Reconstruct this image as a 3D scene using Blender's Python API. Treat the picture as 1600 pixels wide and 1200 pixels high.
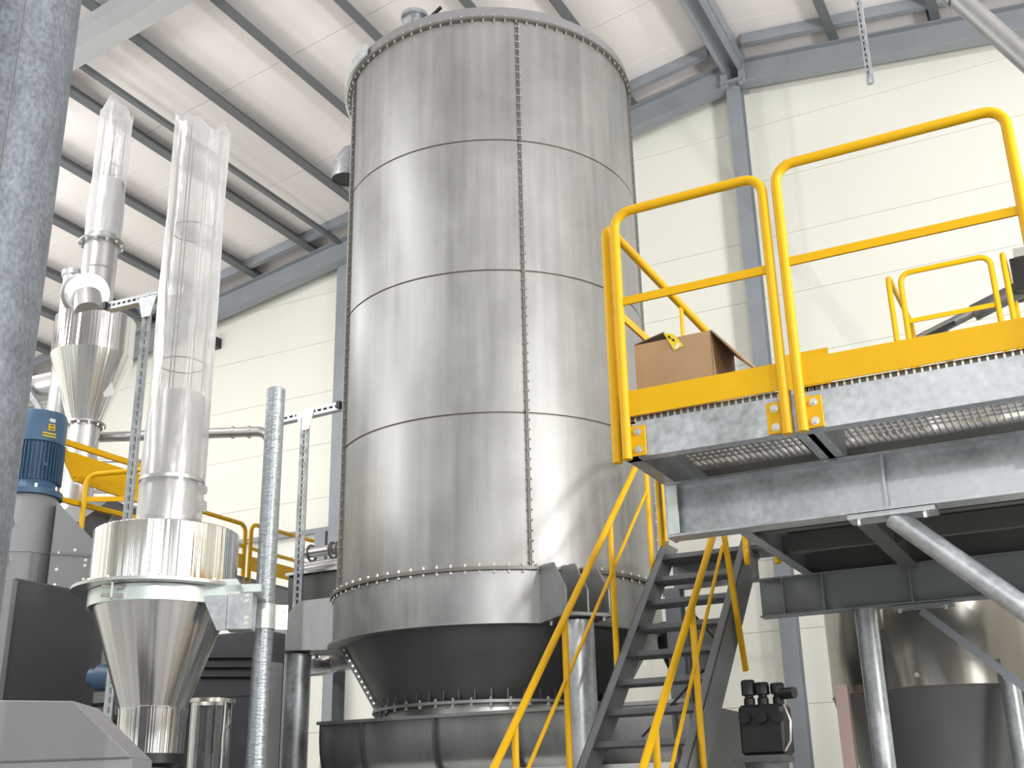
import bpy, bmesh, math, random
from mathutils import Vector, Matrix
random.seed(4)
S = bpy.context.scene
COL = S.collection
PI = math.pi
for o in list(bpy.data.objects):
    bpy.data.objects.remove(o)

# ------------------------------------------------------------------ camera, world, lamps, exposure
cam_d = bpy.data.cameras.new('camera'); cam = bpy.data.objects.new('camera', cam_d); COL.objects.link(cam)
cam_d.sensor_fit = 'HORIZONTAL'; cam_d.sensor_width = 36.0; cam_d.lens = 1810.0 * 36 / 1600
cam_d.clip_end = 300
def cam_matrix(psi, th, ro):
    c, s = math.cos, math.sin
    fwd = Vector((-s(psi) * c(th), c(psi) * c(th), s(th))); right = Vector((c(psi), s(psi), 0)); up = right.cross(fwd)
    r2 = right * c(ro) + up * s(ro); u2 = -right * s(ro) + up * c(ro)
    m = Matrix((r2, u2, -fwd)).transposed().to_4x4(); m.translation = (0, 0, 1.6); return m
cam.matrix_world = cam_matrix(0.47136, 0.35351, -0.0215)
S.camera = cam

W = bpy.data.worlds.new('world'); S.world = W; W.use_nodes = True
bgn = W.node_tree.nodes['Background']; bgn.inputs[0].default_value = (0.93, 0.96, 1.0, 1); bgn.inputs[1].default_value = 3.2

def area(name, loc, target, sx, sy, power, color=(1, 1, 1)):
    d = bpy.data.lights.new(name, 'AREA'); d.shape = 'RECTANGLE'; d.size = sx; d.size_y = sy; d.energy = power; d.color = color
    o = bpy.data.objects.new(name, d); COL.objects.link(o); o.location = loc
    o.rotation_euler = (Vector(target) - Vector(loc)).to_track_quat('-Z', 'Y').to_euler(); return o
def spot(name, loc, target, power, radius, ang=100, color=(1, 1, 1)):
    d = bpy.data.lights.new(name, 'SPOT'); d.energy = power; d.shadow_soft_size = radius; d.spot_size = math.radians(ang); d.spot_blend = 0.4; d.color = color
    o = bpy.data.objects.new(name, d); COL.objects.link(o); o.location = loc
    o.rotation_euler = (Vector(target) - Vector(loc)).to_track_quat('-Z', 'Y').to_euler(); return o
# flood_lamp follows the railing shadow; the other lamps are unseen fill, added for brightness
spot('flood_lamp', (4.6, -8.0, 6.2), (-3.0, 7.5, 4.8), 1900, 0.07, 90, (1, 0.98, 0.96))
for x, y, L, p in ((-15.0, 2.5, 14.0, 800), (-8.0, 1.0, 9.0, 380)):
    area('overhead_fill', (x, y, 9.3), (x, y, 0), 0.5, L, p, (1, 0.99, 0.98))  # unseen, added for even light from above
area('ceiling_fill', (6, 4, 4.5), (1, 9, 11), 1.5, 1.5, 1000, (1, 0.985, 0.975))  # this and the next three are unseen, added to brighten the ceiling
area('ceiling_fill', (-1, -3, 5.0), (-4, 8, 11.5), 1.5, 1.5, 70, (1, 0.985, 0.975))
area('ceiling_fill', (-15.5, 6.5, 5.0), (-14, 8.5, 10.5), 1.5, 1.5, 150, (1, 0.985, 0.975))
area('ceiling_fill', (-10.5, 2.6, 6.2), (-9.5, 10, 11), 1.5, 1.5, 235, (1, 0.985, 0.975))
area('wall_fill', (-13, 8, 9.3), (-11, 14.3, 6), 2, 0.5, 110)  # unseen, added to brighten the end wall
area('side_fill', (8.5, 0, 7), (-2, 9, 5), 1.0, 1.0, 560)  # unseen, added as fill from the right
S.view_settings.view_transform = 'Standard'; S.view_settings.look = 'None'; S.view_settings.gamma = 1
S.view_settings.use_curve_mapping = False; S.view_settings.exposure = -0.12

# ------------------------------------------------------------------ materials
MATS = {}
def mat(name, col, rough=0.5, metal=0.0, spec=0.5, noise=None, bump=None, trans=0, coat=0, polar=False):
    """noise=(scale(xyz), amount, detail) varies the base colour; bump=(scale(xyz), strength)"""
    m = bpy.data.materials.new(name); m.use_nodes = True; nt = m.node_tree; b = nt.nodes['Principled BSDF']
    b.inputs['Base Color'].default_value = (*col, 1); b.inputs['Roughness'].default_value = rough; b.inputs['Metallic'].default_value = metal
    b.inputs['Specular IOR Level'].default_value = spec; b.inputs['Transmission Weight'].default_value = trans; b.inputs['Coat Weight'].default_value = coat
    def tex(scale, detail=3.0):
        tc = nt.nodes.new('ShaderNodeTexCoord'); mp = nt.nodes.new('ShaderNodeMapping'); mp.inputs['Scale'].default_value = scale
        n = nt.nodes.new('ShaderNodeTexNoise'); n.inputs['Scale'].default_value = 1; n.inputs['Detail'].default_value = detail
        src = tc.outputs['Object']
        if polar:                                          # grain that runs up the rolled sheet: depends on the direction from the axis only
            fl = nt.nodes.new('ShaderNodeVectorMath'); fl.operation = 'MULTIPLY'; fl.inputs[1].default_value = (1, 1, 0); nt.links.new(src, fl.inputs[0])
            nm = nt.nodes.new('ShaderNodeVectorMath'); nm.operation = 'NORMALIZE'; nt.links.new(fl.outputs[0], nm.inputs[0]); src = nm.outputs[0]
        nt.links.new(src, mp.inputs['Vector']); nt.links.new(mp.outputs['Vector'], n.inputs['Vector']); return n
    if noise:
        prev = None
        for sc, amt, det in noise:
            n = tex(sc, det); mr = nt.nodes.new('ShaderNodeMapRange'); mr.inputs['From Min'].default_value = 0.3; mr.inputs['From Max'].default_value = 0.7
            mr.inputs['To Min'].default_value = 1 - amt; mr.inputs['To Max'].default_value = 1 + amt
            nt.links.new(n.outputs['Fac'], mr.inputs['Value'])
            if prev is None: prev = mr.outputs[0]
            else:
                mu = nt.nodes.new('ShaderNodeMath'); mu.operation = 'MULTIPLY'; nt.links.new(prev, mu.inputs[0]); nt.links.new(mr.outputs[0], mu.inputs[1]); prev = mu.outputs[0]
        vm = nt.nodes.new('ShaderNodeVectorMath'); vm.operation = 'SCALE'; vm.inputs[0].default_value = col
        nt.links.new(prev, vm.inputs['Scale']); nt.links.new(vm.outputs[0], b.inputs['Base Color'])
        if metal > 0.5:
            mr2 = nt.nodes.new('ShaderNodeMath'); mr2.operation = 'MULTIPLY'; mr2.inputs[1].default_value = rough; nt.links.new(prev, mr2.inputs[0]); nt.links.new(mr2.outputs[0], b.inputs['Roughness'])
    if bump:
        n = tex(bump[0], 2.0); bp = nt.nodes.new('ShaderNodeBump'); bp.inputs['Strength'].default_value = bump[1]; bp.inputs['Distance'].default_value = bump[2] if len(bump) > 2 else 0.02
        nt.links.new(n.outputs['Fac'], bp.inputs['Height']); nt.links.new(bp.outputs['Normal'], b.inputs['Normal'])
    MATS[name] = m; return m
wall_m = mat('wall_panel_cream', (0.84, 0.84, 0.765), 0.55, noise=[((0.5, 0.5, 0.5), 0.015, 2)])
wall_back_m = mat('wall_joint', (0.74, 0.735, 0.665), 0.8)
roof_m = mat('roof_sheet_white', (0.87, 0.825, 0.815), 0.6, noise=[((0.35, 0.6, 1), 0.03, 2)], bump=((2, 60, 1), 0.05))
roof_dark = mat('roof_joint', (0.3, 0.29, 0.28), 0.8)
floor_m = mat('concrete_floor', (0.46, 0.455, 0.44), 0.6, noise=[((0.8, 0.8, 1), 0.12, 4)])
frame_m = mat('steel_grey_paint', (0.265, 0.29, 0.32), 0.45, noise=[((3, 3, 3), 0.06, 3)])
stair_m = mat('stair_dark_paint', (0.135, 0.143, 0.155), 0.42, noise=[((5, 5, 5), 0.08, 3)])
purlin_m = mat('purlin_shaded_grey', (0.125, 0.135, 0.145), 0.45)  # darker than frame_m: the weaker light on the undersides is in this colour
light_frame_m = mat('rafter_light_grey', (0.43, 0.44, 0.45), 0.4, noise=[((2, 2, 2), 0.05, 3)])  # lighter grey than frame_m, for the portal rafter
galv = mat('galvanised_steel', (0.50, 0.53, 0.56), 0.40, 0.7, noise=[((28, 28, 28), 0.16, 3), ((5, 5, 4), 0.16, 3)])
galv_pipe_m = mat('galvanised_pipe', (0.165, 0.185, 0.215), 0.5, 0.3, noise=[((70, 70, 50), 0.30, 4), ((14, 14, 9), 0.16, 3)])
galv_spiral = mat('galvanised_ripple', (0.40, 0.44, 0.47), 0.38, 0.7, noise=[((16, 16, 45), 0.16, 3)], bump=((20, 20, 70), 0.6, 0.008))
zinc = mat('zinc_band', (0.74, 0.82, 0.80), 0.32, 0.7, noise=[((12, 12, 12), 0.08, 3)])
silo_m = mat('silo_sheet_steel', (0.335, 0.335, 0.328), 0.44, 0.6, noise=[((1.2, 1.2, 0.8), 0.16, 5), ((12, 12, 0.5), 0.10, 4), ((7, 7, 6), 0.04, 5)], bump=((2.2, 2.2, 0.9), 0.07, 0.03))
silo_dark = mat('silo_seam_steel', (0.22, 0.21, 0.19), 0.5, 0.7)
girder_m = mat('mill_steel_plate', (0.36, 0.365, 0.37), 0.42, 0.8, noise=[((4, 4, 2), 0.15, 4), ((20, 20, 3), 0.06, 3)])
cone_m = mat('dark_mill_steel', (0.17, 0.175, 0.18), 0.45, 0.7, noise=[((3, 3, 1.5), 0.10, 4)])
bright = mat('polished_stainless', (0.80, 0.80, 0.80), 0.10, 1.0, bump=((7, 7, 1), 0.6, 0.02), polar=True)
brush = mat('brushed_stainless', (0.60, 0.60, 0.60), 0.24, 1.0, noise=[((9, 9, 1), 0.12, 2)], bump=((6, 6, 1), 0.35, 0.015), polar=True)
dull_ss = mat('duct_stainless', (0.60, 0.60, 0.60), 0.33, 0.95, noise=[((8, 8, 8), 0.05, 3)])
chrome = mat('bolt_zinc', (0.75, 0.74, 0.70), 0.3, 0.9)
yellow = mat('yellow_paint', (0.72, 0.405, 0.003), 0.4, 0, 0.3, noise=[((6, 6, 6), 0.03, 2)])
blue = mat('motor_blue_paint', (0.065, 0.135, 0.235), 0.4, noise=[((8, 8, 8), 0.05, 2)])
dark_grey = mat('machine_charcoal_paint', (0.085, 0.087, 0.098), 0.5, noise=[((2, 2, 2), 0.08, 3)])
mid_grey = mat('machine_grey_paint', (0.30, 0.305, 0.32), 0.45, noise=[((2, 2, 2), 0.04, 3)])
pale_grey = mat('machine_pale_paint', (0.245, 0.243, 0.255), 0.45)
black = mat('black_rubber', (0.015, 0.015, 0.016), 0.45)
cardboard = mat('cardboard', (0.42, 0.27, 0.15), 0.8, noise=[((5, 5, 5), 0.06, 3)])
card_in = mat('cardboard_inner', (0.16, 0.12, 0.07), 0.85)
label_y = mat('label_yellow', (0.85, 0.62, 0.03), 0.5)
label_w = mat('label_white', (0.8, 0.8, 0.78), 0.5)
foil = mat('foil_duct', (0.75, 0.76, 0.77), 0.22, 1.0, bump=((30, 30, 30), 0.6, 0.01))
pink_refl = mat('steel_pink_reflection', (0.72, 0.56, 0.50), 0.32, 0.5)  # pink reflection on the tank legs put into the base colour
red = mat('red_hose', (0.5, 0.02, 0.02), 0.4)
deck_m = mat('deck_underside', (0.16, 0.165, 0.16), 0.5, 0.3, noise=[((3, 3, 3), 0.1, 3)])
tank_m = mat('tank_stainless', (0.30, 0.285, 0.26), 0.2, 0.95, noise=[((3, 3, 1), 0.10, 3)], bump=((3, 3, 1.5), 0.12, 0.03))
def film_material():
    m = bpy.data.materials.new('plastic_film'); m.use_nodes = True; nt = m.node_tree; nt.nodes.clear()
    out = nt.nodes.new('ShaderNodeOutputMaterial'); tr = nt.nodes.new('ShaderNodeBsdfTransparent'); tr.inputs[0].default_value = (0.97, 0.97, 0.97, 1)
    df = nt.nodes.new('ShaderNodeBsdfDiffuse'); df.inputs[0].default_value = (0.86, 0.86, 0.87, 1)
    tl = nt.nodes.new('ShaderNodeBsdfTranslucent'); tl.inputs[0].default_value = (0.86, 0.86, 0.87, 1)
    gl = nt.nodes.new('ShaderNodeBsdfGlossy'); gl.inputs['Roughness'].default_value = 0.22; gl.inputs[0].default_value = (1, 1, 1, 1)
    a = nt.nodes.new('ShaderNodeMixShader'); a.inputs[0].default_value = 0.5; nt.links.new(df.outputs[0], a.inputs[1]); nt.links.new(tl.outputs[0], a.inputs[2])
    b = nt.nodes.new('ShaderNodeMixShader'); b.inputs[0].default_value = 0.25; nt.links.new(a.outputs[0], b.inputs[1]); nt.links.new(gl.outputs[0], b.inputs[2])
    lw = nt.nodes.new('ShaderNodeLayerWeight'); lw.inputs[0].default_value = 0.35
    mr = nt.nodes.new('ShaderNodeMapRange'); mr.inputs['To Min'].default_value = 0.37; mr.inputs['To Max'].default_value = 0.95; nt.links.new(lw.outputs['Facing'], mr.inputs['Value'])
    c = nt.nodes.new('ShaderNodeMixShader'); nt.links.new(mr.outputs[0], c.inputs[0]); nt.links.new(tr.outputs[0], c.inputs[1]); nt.links.new(b.outputs[0], c.inputs[2])
    tc = nt.nodes.new('ShaderNodeTexCoord'); mp = nt.nodes.new('ShaderNodeMapping'); mp.inputs['Scale'].default_value = (14, 14, 3)
    n = nt.nodes.new('ShaderNodeTexNoise'); n.inputs['Scale'].default_value = 1; bp = nt.nodes.new('ShaderNodeBump'); bp.inputs['Strength'].default_value = 0.5; bp.inputs['Distance'].default_value = 0.03
    nt.links.new(tc.outputs['Object'], mp.inputs[0]); nt.links.new(mp.outputs[0], n.inputs['Vector']); nt.links.new(n.outputs['Fac'], bp.inputs['Height'])
    for x in (df, gl, tl): nt.links.new(bp.outputs[0], x.inputs['Normal'])
    nt.links.new(c.outputs[0], out.inputs[0]); return m
film = film_material()
def acrylic_material():
    m = bpy.data.materials.new('clear_acrylic'); m.use_nodes = True; nt = m.node_tree; nt.nodes.clear()
    out = nt.nodes.new('ShaderNodeOutputMaterial'); tr = nt.nodes.new('ShaderNodeBsdfTransparent'); tr.inputs[0].default_value = (0.9, 0.9, 0.9, 1)
    gl = nt.nodes.new('ShaderNodeBsdfGlossy'); gl.inputs['Roughness'].default_value = 0.05
    lw = nt.nodes.new('ShaderNodeLayerWeight'); lw.inputs[0].default_value = 0.4; c = nt.nodes.new('ShaderNodeMixShader')
    nt.links.new(lw.outputs['Fresnel'], c.inputs[0]); nt.links.new(tr.outputs[0], c.inputs[1]); nt.links.new(gl.outputs[0], c.inputs[2]); nt.links.new(c.outputs[0], out.inputs[0]); return m
acrylic = acrylic_material()

# ------------------------------------------------------------------ mesh helpers
def frame(d, up=(0, 0, 1)):
    d = Vector(d).normalized(); up = Vector(up)
    if abs(d.dot(up)) > 0.999: up = Vector((0, 1, 0)) if abs(d.z) > 0.9 else Vector((0, 0, 1))
    a = up.cross(d).normalized(); b = d.cross(a).normalized(); return a, b, d
def fillet(pts, r, n=6):
    pts = [Vector(p) for p in pts]; out = [pts[0]]
    for i in range(1, len(pts) - 1):
        p = pts[i]; a = (pts[i - 1] - p); b = (pts[i + 1] - p); la, lb = a.length, b.length; a.normalize(); b.normalize()
        th = a.angle(b); t = min(r / math.tan(th / 2), la * 0.49, lb * 0.49); rr = t * math.tan(th / 2)
        cdir = (a + b).normalized()
        if abs(th - PI) < 1e-3: out.append(p); continue
        c = p + cdir * (rr / math.sin(th / 2)); s0 = p + a * t - c; s1 = p + b * t - c
        for k in range(n + 1):
            w = s0.angle(s1)
            out.append(c + (s0 * math.sin((1 - k / n) * w) + s1 * math.sin(k / n * w)) / math.sin(w) if w > 1e-3 else c + s0)
    out.append(pts[-1]); return out
class MB:
    def __init__(s): s.v = []; s.f = []
    def add(s, vs, fs):
        n = len(s.v); s.v += [tuple(v) for v in vs]; s.f += [tuple(i + n for i in f) for f in fs]; return s
    def box(s, c, size, axes=None):
        ax = axes or (Vector((1, 0, 0)), Vector((0, 1, 0)), Vector((0, 0, 1))); c = Vector(c); h = [Vector(ax[i]) * size[i] / 2 for i in range(3)]
        vs = [c + h[0] * i + h[1] * j + h[2] * k for k in (-1, 1) for j in (-1, 1) for i in (-1, 1)]
        return s.add(vs, [(0, 2, 3, 1), (4, 5, 7, 6), (0, 1, 5, 4), (2, 6, 7, 3), (0, 4, 6, 2), (1, 3, 7, 5)])
    def bx(s, x0, x1, y0, y1, z0, z1): return s.box(((x0 + x1) / 2, (y0 + y1) / 2, (z0 + z1) / 2), (x1 - x0, y1 - y0, z1 - z0))
    def bar(s, p0, p1, w, h, up=(0, 0, 1)):
        p0, p1 = Vector(p0), Vector(p1); a, b, d = frame(p1 - p0, up); return s.box((p0 + p1) / 2, (w, h, (p1 - p0).length), (a, b, d))
    def cyl(s, p0, p1, r0, r1=None, n=16, caps=True):
        r1 = r0 if r1 is None else r1; p0, p1 = Vector(p0), Vector(p1); a, b, d = frame(p1 - p0); vs = []
        for p, r in ((p0, r0), (p1, r1)):
            for k in range(n): t = 2 * PI * k / n; vs.append(p + a * (r * math.cos(t)) + b * (r * math.sin(t)))
        fs = [(k, (k + 1) % n, n + (k + 1) % n, n + k) for k in range(n)]
        if caps: fs += [tuple(range(n))[::-1], tuple(range(n, 2 * n))]
        return s.add(vs, fs)
    def tube(s, pts, r, n=12, caps=True):
        pts = [Vector(p) for p in pts]; vs = []; a = None
        for i, p in enumerate(pts):
            d = (pts[min(i + 1, len(pts) - 1)] - pts[max(i - 1, 0)]).normalized()
            if a is None: a, b, _ = frame(d)
            else: a = (a - d * a.dot(d)).normalized(); b = d.cross(a)
            for k in range(n): t = 2 * PI * k / n; vs.append(p + a * (r * math.cos(t)) + b * (r * math.sin(t)))
        m = len(pts); fs = [(i * n + k, i * n + (k + 1) % n, (i + 1) * n + (k + 1) % n, (i + 1) * n + k) for i in range(m - 1) for k in range(n)]
        if caps: fs += [tuple(range(n))[::-1], tuple(range((m - 1) * n, m * n))]
        return s.add(vs, fs)
    def lathe(s, prof, c, n=48, a0=0.0, a1=2 * PI, closed=False):
        """prof [(r,z)], revolve about the vertical through c; closed: the profile is a loop"""
        full = abs(a1 - a0 - 2 * PI) < 1e-6; m = len(prof); cols = n if full else n + 1; vs = []
        for k in range(cols):
            t = a0 + (a1 - a0) * k / n
            for r, z in prof: vs.append((c[0] + r * math.cos(t), c[1] + r * math.sin(t), z))
        fs = []
        for k in range(n):
            k2 = (k + 1) % cols
            for j in range(m if closed else m - 1): j2 = (j + 1) % m; fs.append((k * m + j, k2 * m + j, k2 * m + j2, k * m + j2))
        if closed and not full: fs += [tuple(range(m))[::-1], tuple(range((cols - 1) * m, cols * m))]
        return s.add(vs, fs)
    def beam(s, p0, p1, prof, up=(0, 0, 1)):
        p0, p1 = Vector(p0), Vector(p1); a, b, d = frame(p1 - p0, up); m = len(prof)
        vs = [p + a * u + b * v for p in (p0, p1) for u, v in prof]
        return s.add(vs, [(k, (k + 1) % m, m + (k + 1) % m, m + k) for k in range(m)] + [tuple(range(m))[::-1], tuple(range(m, 2 * m))])
    def prism(s, poly, vec):
        vec = Vector(vec); m = len(poly); vs = [Vector(p) for p in poly]; vs += [p + vec for p in vs]
        return s.add(vs, [(k, (k + 1) % m, m + (k + 1) % m, m + k) for k in range(m)] + [tuple(range(m))[::-1], tuple(range(m, 2 * m))])
    def build(s, name, material, parent=None, label=None, kind=None, smooth=35, cat=None, group=None, bevel=0):
        org = Vector((0, 0, 0)); p = parent
        while p is not None: org += p.location; p = p.parent
        me = bpy.data.meshes.new(name); me.from_pydata([tuple(Vector(v) - org) for v in s.v], [], s.f); me.update()
        bm = bmesh.new(); bm.from_mesh(me); bmesh.ops.recalc_face_normals(bm, faces=bm.faces)
        if bevel: bmesh.ops.bevel(bm, geom=[e for e in bm.edges if e.calc_face_angle(0) > 0.6], offset=bevel, segments=1, affect='EDGES', clamp_overlap=True)
        bm.to_mesh(me); bm.free()
        if smooth:
            me.shade_smooth(); me.set_sharp_from_angle(angle=math.radians(smooth))
        me.materials.append(material)
        o = bpy.data.objects.new(name, me); COL.objects.link(o)
        if parent: o.parent = parent
        tag(o, label, cat, group, kind); return o
def tag(o, label=None, cat=None, group=None, kind=None):
    for k, v in (('label', label), ('category', cat), ('group', group), ('kind', kind)):
        if v: o[k] = v
    return o
def thing(name, loc, label, cat, group=None, kind=None):
    o = bpy.data.objects.new(name, None); COL.objects.link(o); o.location = loc; o.empty_display_size = 0.2
    return tag(o, label, cat, group, kind)
def clone(o, parent):
    c = o.copy(); COL.objects.link(c); c.parent = parent
    for ch in list(o.children): clone(ch, c)
    return c
def prof_I(h, b, tw=0.008, tf=0.012):
    return [(-b/2, -h/2), (b/2, -h/2), (b/2, -h/2 + tf), (tw/2, -h/2 + tf), (tw/2, h/2 - tf), (b/2, h/2 - tf), (b/2, h/2), (-b/2, h/2), (-b/2, h/2 - tf), (-tw/2, h/2 - tf), (-tw/2, -h/2 + tf), (-b/2, -h/2 + tf)]
def prof_C(h, b, t=0.008, s=1):  # web at u=0, flanges towards +u*s
    return [(0, -h/2), (s*b, -h/2), (s*b, -h/2 + t), (s*t, -h/2 + t), (s*t, h/2 - t), (s*b, h/2 - t), (s*b, h/2), (0, h/2)]
def prof_L(w, t=0.008): return [(0, 0), (w, 0), (w, t), (t, t), (t, w), (0, w)]
def bolt(name, p, axis, r, parent, h=0.014, material=None):
    p = Vector(p); a = Vector(axis).normalized(); b = MB(); b.cyl(p, p + a * 0.003, r * 1.5, n=12); b.cyl(p, p + a * h, r, n=6)
    return b.build(name, material or chrome, parent)

# ------------------------------------------------------------------ hall shell
RX = -3.47                                     # ridge
def zl(x): return 11.82 + 0.166 * (x - RX)     # underside of roof sheets, left slope
def zr(x): return 11.82 - 0.121 * (x - RX)
def zroof(x): return zl(x) if x < RX else zr(x)
XL, XR, YB, YF = -19.0, 9.0, 14.35, -14.0
fl = MB().bx(XL - 1, XR + 6, YF - 22, YB + 0.6, -0.2, 0.0).build('floor', floor_m, kind='structure')
# gable wall of horizontal cream panels
wb = MB().bx(XL, XR, YB + 0.03, YB + 0.2, 0, 8.0)
wb.prism([(XL, YB + 0.03, 8.0), (XR, YB + 0.03, 8.0), (XR, YB + 0.03, zr(XR) + .25), (RX, YB + 0.03, zl(RX) + .25), (XL, YB + 0.03, zl(XL) + .25)], (0, 0.17, 0))
wall_back = wb.build('wall_back', wall_back_m, kind='structure')
P = 0.885; z0 = 9.82 - 11 * P
xs = [XL, -10.36, RX, 2.6, XR]
for i in range(0, 14):
    za, zb = max(0, z0 + i * P) + 0.0025, z0 + (i + 1) * P - 0.0025
    for j in range(4):
        xa, xb = xs[j] + 0.004, xs[j + 1] - 0.004
        def top(x): return min(zb, zroof(x) + .2)
        if top(xa) < za + .05 and top(xb) < za + .05: continue
        poly = [(xa, YB, za), (xb, YB, za)]
        n = 12
        up = [(xb + (xa - xb) * k / n) for k in range(n + 1)]
        poly += [(x, YB, max(za + 0.001, top(x))) for x in up]
        MB().prism(poly, (0, 0.04, 0)).build('wall_panel', wall_m, wall_back, smooth=0)
MB().bx(XL, XL + .2, YF, YB, 0, zl(XL) + .3).build('wall_left', wall_m, kind='structure')
def pierced(name, x0, x1, y0, y1, along, openings, top):  # unseen walls; slots shaped to put bright stripes into the steel reflections
    b = MB(); lo, hi = (x0, x1) if along == 'x' else (y0, y1); edges = [lo] + [v for o in openings for v in o] + [hi]
    put = (lambda a, c, z0, z1: b.bx(a, c, y0, y1, z0, z1)) if along == 'x' else (lambda a, c, z0, z1: b.bx(x0, x1, a, c, z0, z1))
    for k in range(0, len(edges), 2): put(edges[k], edges[k + 1], 0, top)
    for o in openings: put(o[0], o[1], 0, .6); put(o[0], o[1], 7.2, top)
    return b.build(name, wall_m, kind='structure')
pierced('wall_right', XR, XR + .2, YF, YB, 'y', [(y, y + .8) for y in (-12.5, -9.5, -6.5, -3.5, -0.5, 2.5)], zr(XR) + .3)
pierced('wall_front', XL, XR, YF - .2, YF, 'x', [(x, x + .9) for x in (-17, -14.2, -11.4, -8.6, -5.8, -3.0, -.2, 2.6, 5.4)], 12.2)
# roof: sheets one by one where the picture shows them, one deck over the rest of the hall
ceil = MB()
for sgn in (0, 1):
    xa, xb = (XL - .2, RX) if sgn == 0 else (RX, XR + .2); f = zl if sgn == 0 else zr
    ceil.prism([(xa, YF - .2, f(xa) + .05), (xb, YF - .2, f(xb) + .05), (xb, YF - .2, f(xb) + .2), (xa, YF - .2, f(xa) + .2)], (0, YB + .2 - (YF - .2), 0))
    ceil.prism([(xa, YF - .2, f(xa)), (xb, YF - .2, f(xb)), (xb, YF - .2, f(xb) + .06), (xa, YF - .2, f(xa) + .06)], (0, 7.0 - (YF - .2), 0))
ceiling = ceil.build('ceiling', roof_m, kind='structure', smooth=0)
y = 8.04 - 2.11 / 2; k = 0
while y < YB:
    y1 = min(y + (1.055 if k == 0 else 2.11), YB); k += 1
    for sgn in (0, 1):
        xa, xb = (XL, RX - .005) if sgn == 0 else (RX + .005, XR); f = zl if sgn == 0 else zr
        b = MB(); q = 4 if y1 - y > 1.2 else 2            # shallow ribs along the slope
        for r in range(q):
            ya = y + 0.006 + (y1 - y - 0.012) * r / q; yb = y + 0.006 + (y1 - y - 0.012) * (r + 1) / q; d = 0.003 if r % 2 else 0.0
            b.prism([(xa, ya, f(xa) + d), (xb, ya, f(xb) + d), (xb, ya, f(xb) + .055), (xa, ya, f(xa) + .055)], (0, yb - ya, 0))
        b.build('roof_sheet', roof_m, ceiling, smooth=0)
    y = y1
# purlins run the length of the hall and rest on the rafters
pur = [(-18.5, 0), (-17.4, 0), (-16.27, 0), (-15.28, 0), (-14.3, 0), (-13.13, 0), (-12.0, 0), (-10.83, 0), (-9.53, 0), (-8.35, 0), (-7.2, 0), (-5.98, 0), (-5.05, 0), (-2.03, 1), (-0.72, 1), (0.6, 1), (1.9, 1), (3.2, 1), (4.5, 1)]
for x, sgn in pur:
    z = zroof(x); s_ = 0.166 if sgn == 0 else -0.121
    up = Vector((-s_, 0, 1)).normalized(); c = Vector((x, 0, z)) - up * 0.1
    b = MB(); b.beam((c.x, YF, c.z), (c.x, 14.25, c.z), [(-.10, -.1), (.02, -.1), (.02, .085), (.09, .085), (.09, .1), (.005, .1), (.005, -.085), (-.085, -.085), (-.085, -.07), (-.10, -.07)], up=up)
    b.build('roof_purlin', purlin_m, ceiling, smooth=0)
MB().bx(RX - .17, RX + .17, YF, 14.2, 11.52, 11.75).build('ridge_purlin', frame_m, ceiling, smooth=0)
for dx in (-.1, .12): MB().bx(RX + dx - .03, RX + dx + .03, YF, 14.2, 11.42, 11.53).build('ridge_flange', frame_m, ceiling, smooth=0)
# thin conduit pipe between two purlins
MB().beam((-10.28, 8.1, zl(-10.28) - .2), (-10.28, 14.3, zl(-10.28) - .2), [(-.04, -.03), (.04, -.03), (.04, .03), (-.04, .03)]).build('bridging_bar', purlin_m, ceiling, smooth=0)
# closing angle where the roof lining stops short of the gable
b = MB()
for xa, xb, f in ((XL, RX - .25, zl), (RX + .25, XR, zr)):
    b.prism([(xa, 13.62, f(xa) - .16), (xb, 13.62, f(xb) - .16), (xb, 13.62, f(xb)), (xa, 13.62, f(xa))], (0, 0.09, 0))
b.build('trim_1', frame_m, kind='structure', smooth=0)

def rafter(name, y, zoff, h, bw, m, label, xa=XL + .3, xb=XR - .2, tf=.016):
    t = thing(name, (RX, y, 0), label, 'beam')
    for x0, x1, f in ((xa, RX - .09, zl), (RX + .09, xb, zr)):
        p0 = Vector((x0, y, f(x0) + zoff)); p1 = Vector((x1, y, f(x1) + zoff)); b = MB(); b.beam(p0, p1, prof_I(h, bw, .01, tf)); b.build('rafter_half', m, t, smooth=0)
    return t
gr = rafter('gable_rafter', 14.02, -.2 - .19, 0.38, 0.2, frame_m, 'dark grey gable rafter beam along the top of the cream end wall')
for sx in (-1, 1): MB().bx(RX + sx * .13 - .05, RX + sx * .13 + .05, 13.93, 13.96, 11.2, 11.62).build('splice_plate', frame_m, gr)
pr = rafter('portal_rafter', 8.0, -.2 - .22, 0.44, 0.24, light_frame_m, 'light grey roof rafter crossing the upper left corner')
# cleats seen on the portal rafter
for x in (-10.16,): MB().bx(x - .05, x + .05, 7.84, 7.96, zl(x) - .50, zl(x) - .42).build('cleat', frame_m, pr)
def column(x, y, zt, w, d, label):
    t = thing('wall_column', (x, y, 0), label, 'column'); b = MB(); b.beam((x, y, 0), (x, y, zt), prof_I(d, w, .01, .014), up=(0, 1, 0)); b.build('column_shaft', frame_m, t, smooth=0)
    MB().bx(x - w * .7, x + w * .7, y - d * .7, y + d * .7, 0, .03).build('base_plate', frame_m, t)
    return t
c1 = column(RX - .03, 14.1, 11.3, .2, .2, 'slate grey steel column under the ridge of the cream end wall')
MB().bx(RX - .19, RX + .13, 13.9, 14.3, 11.26, 11.30).build('cap_plate', frame_m, c1)
column(-10.27, 14.2, 10.2, .22, .2, 'slate grey steel column on the end wall, left of the silo')
t = thing('wall_girt', (-10.5, 14.2, 0), 'grey horizontal rail with a short upright on the end wall behind the tall pole', 'beam')
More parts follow.
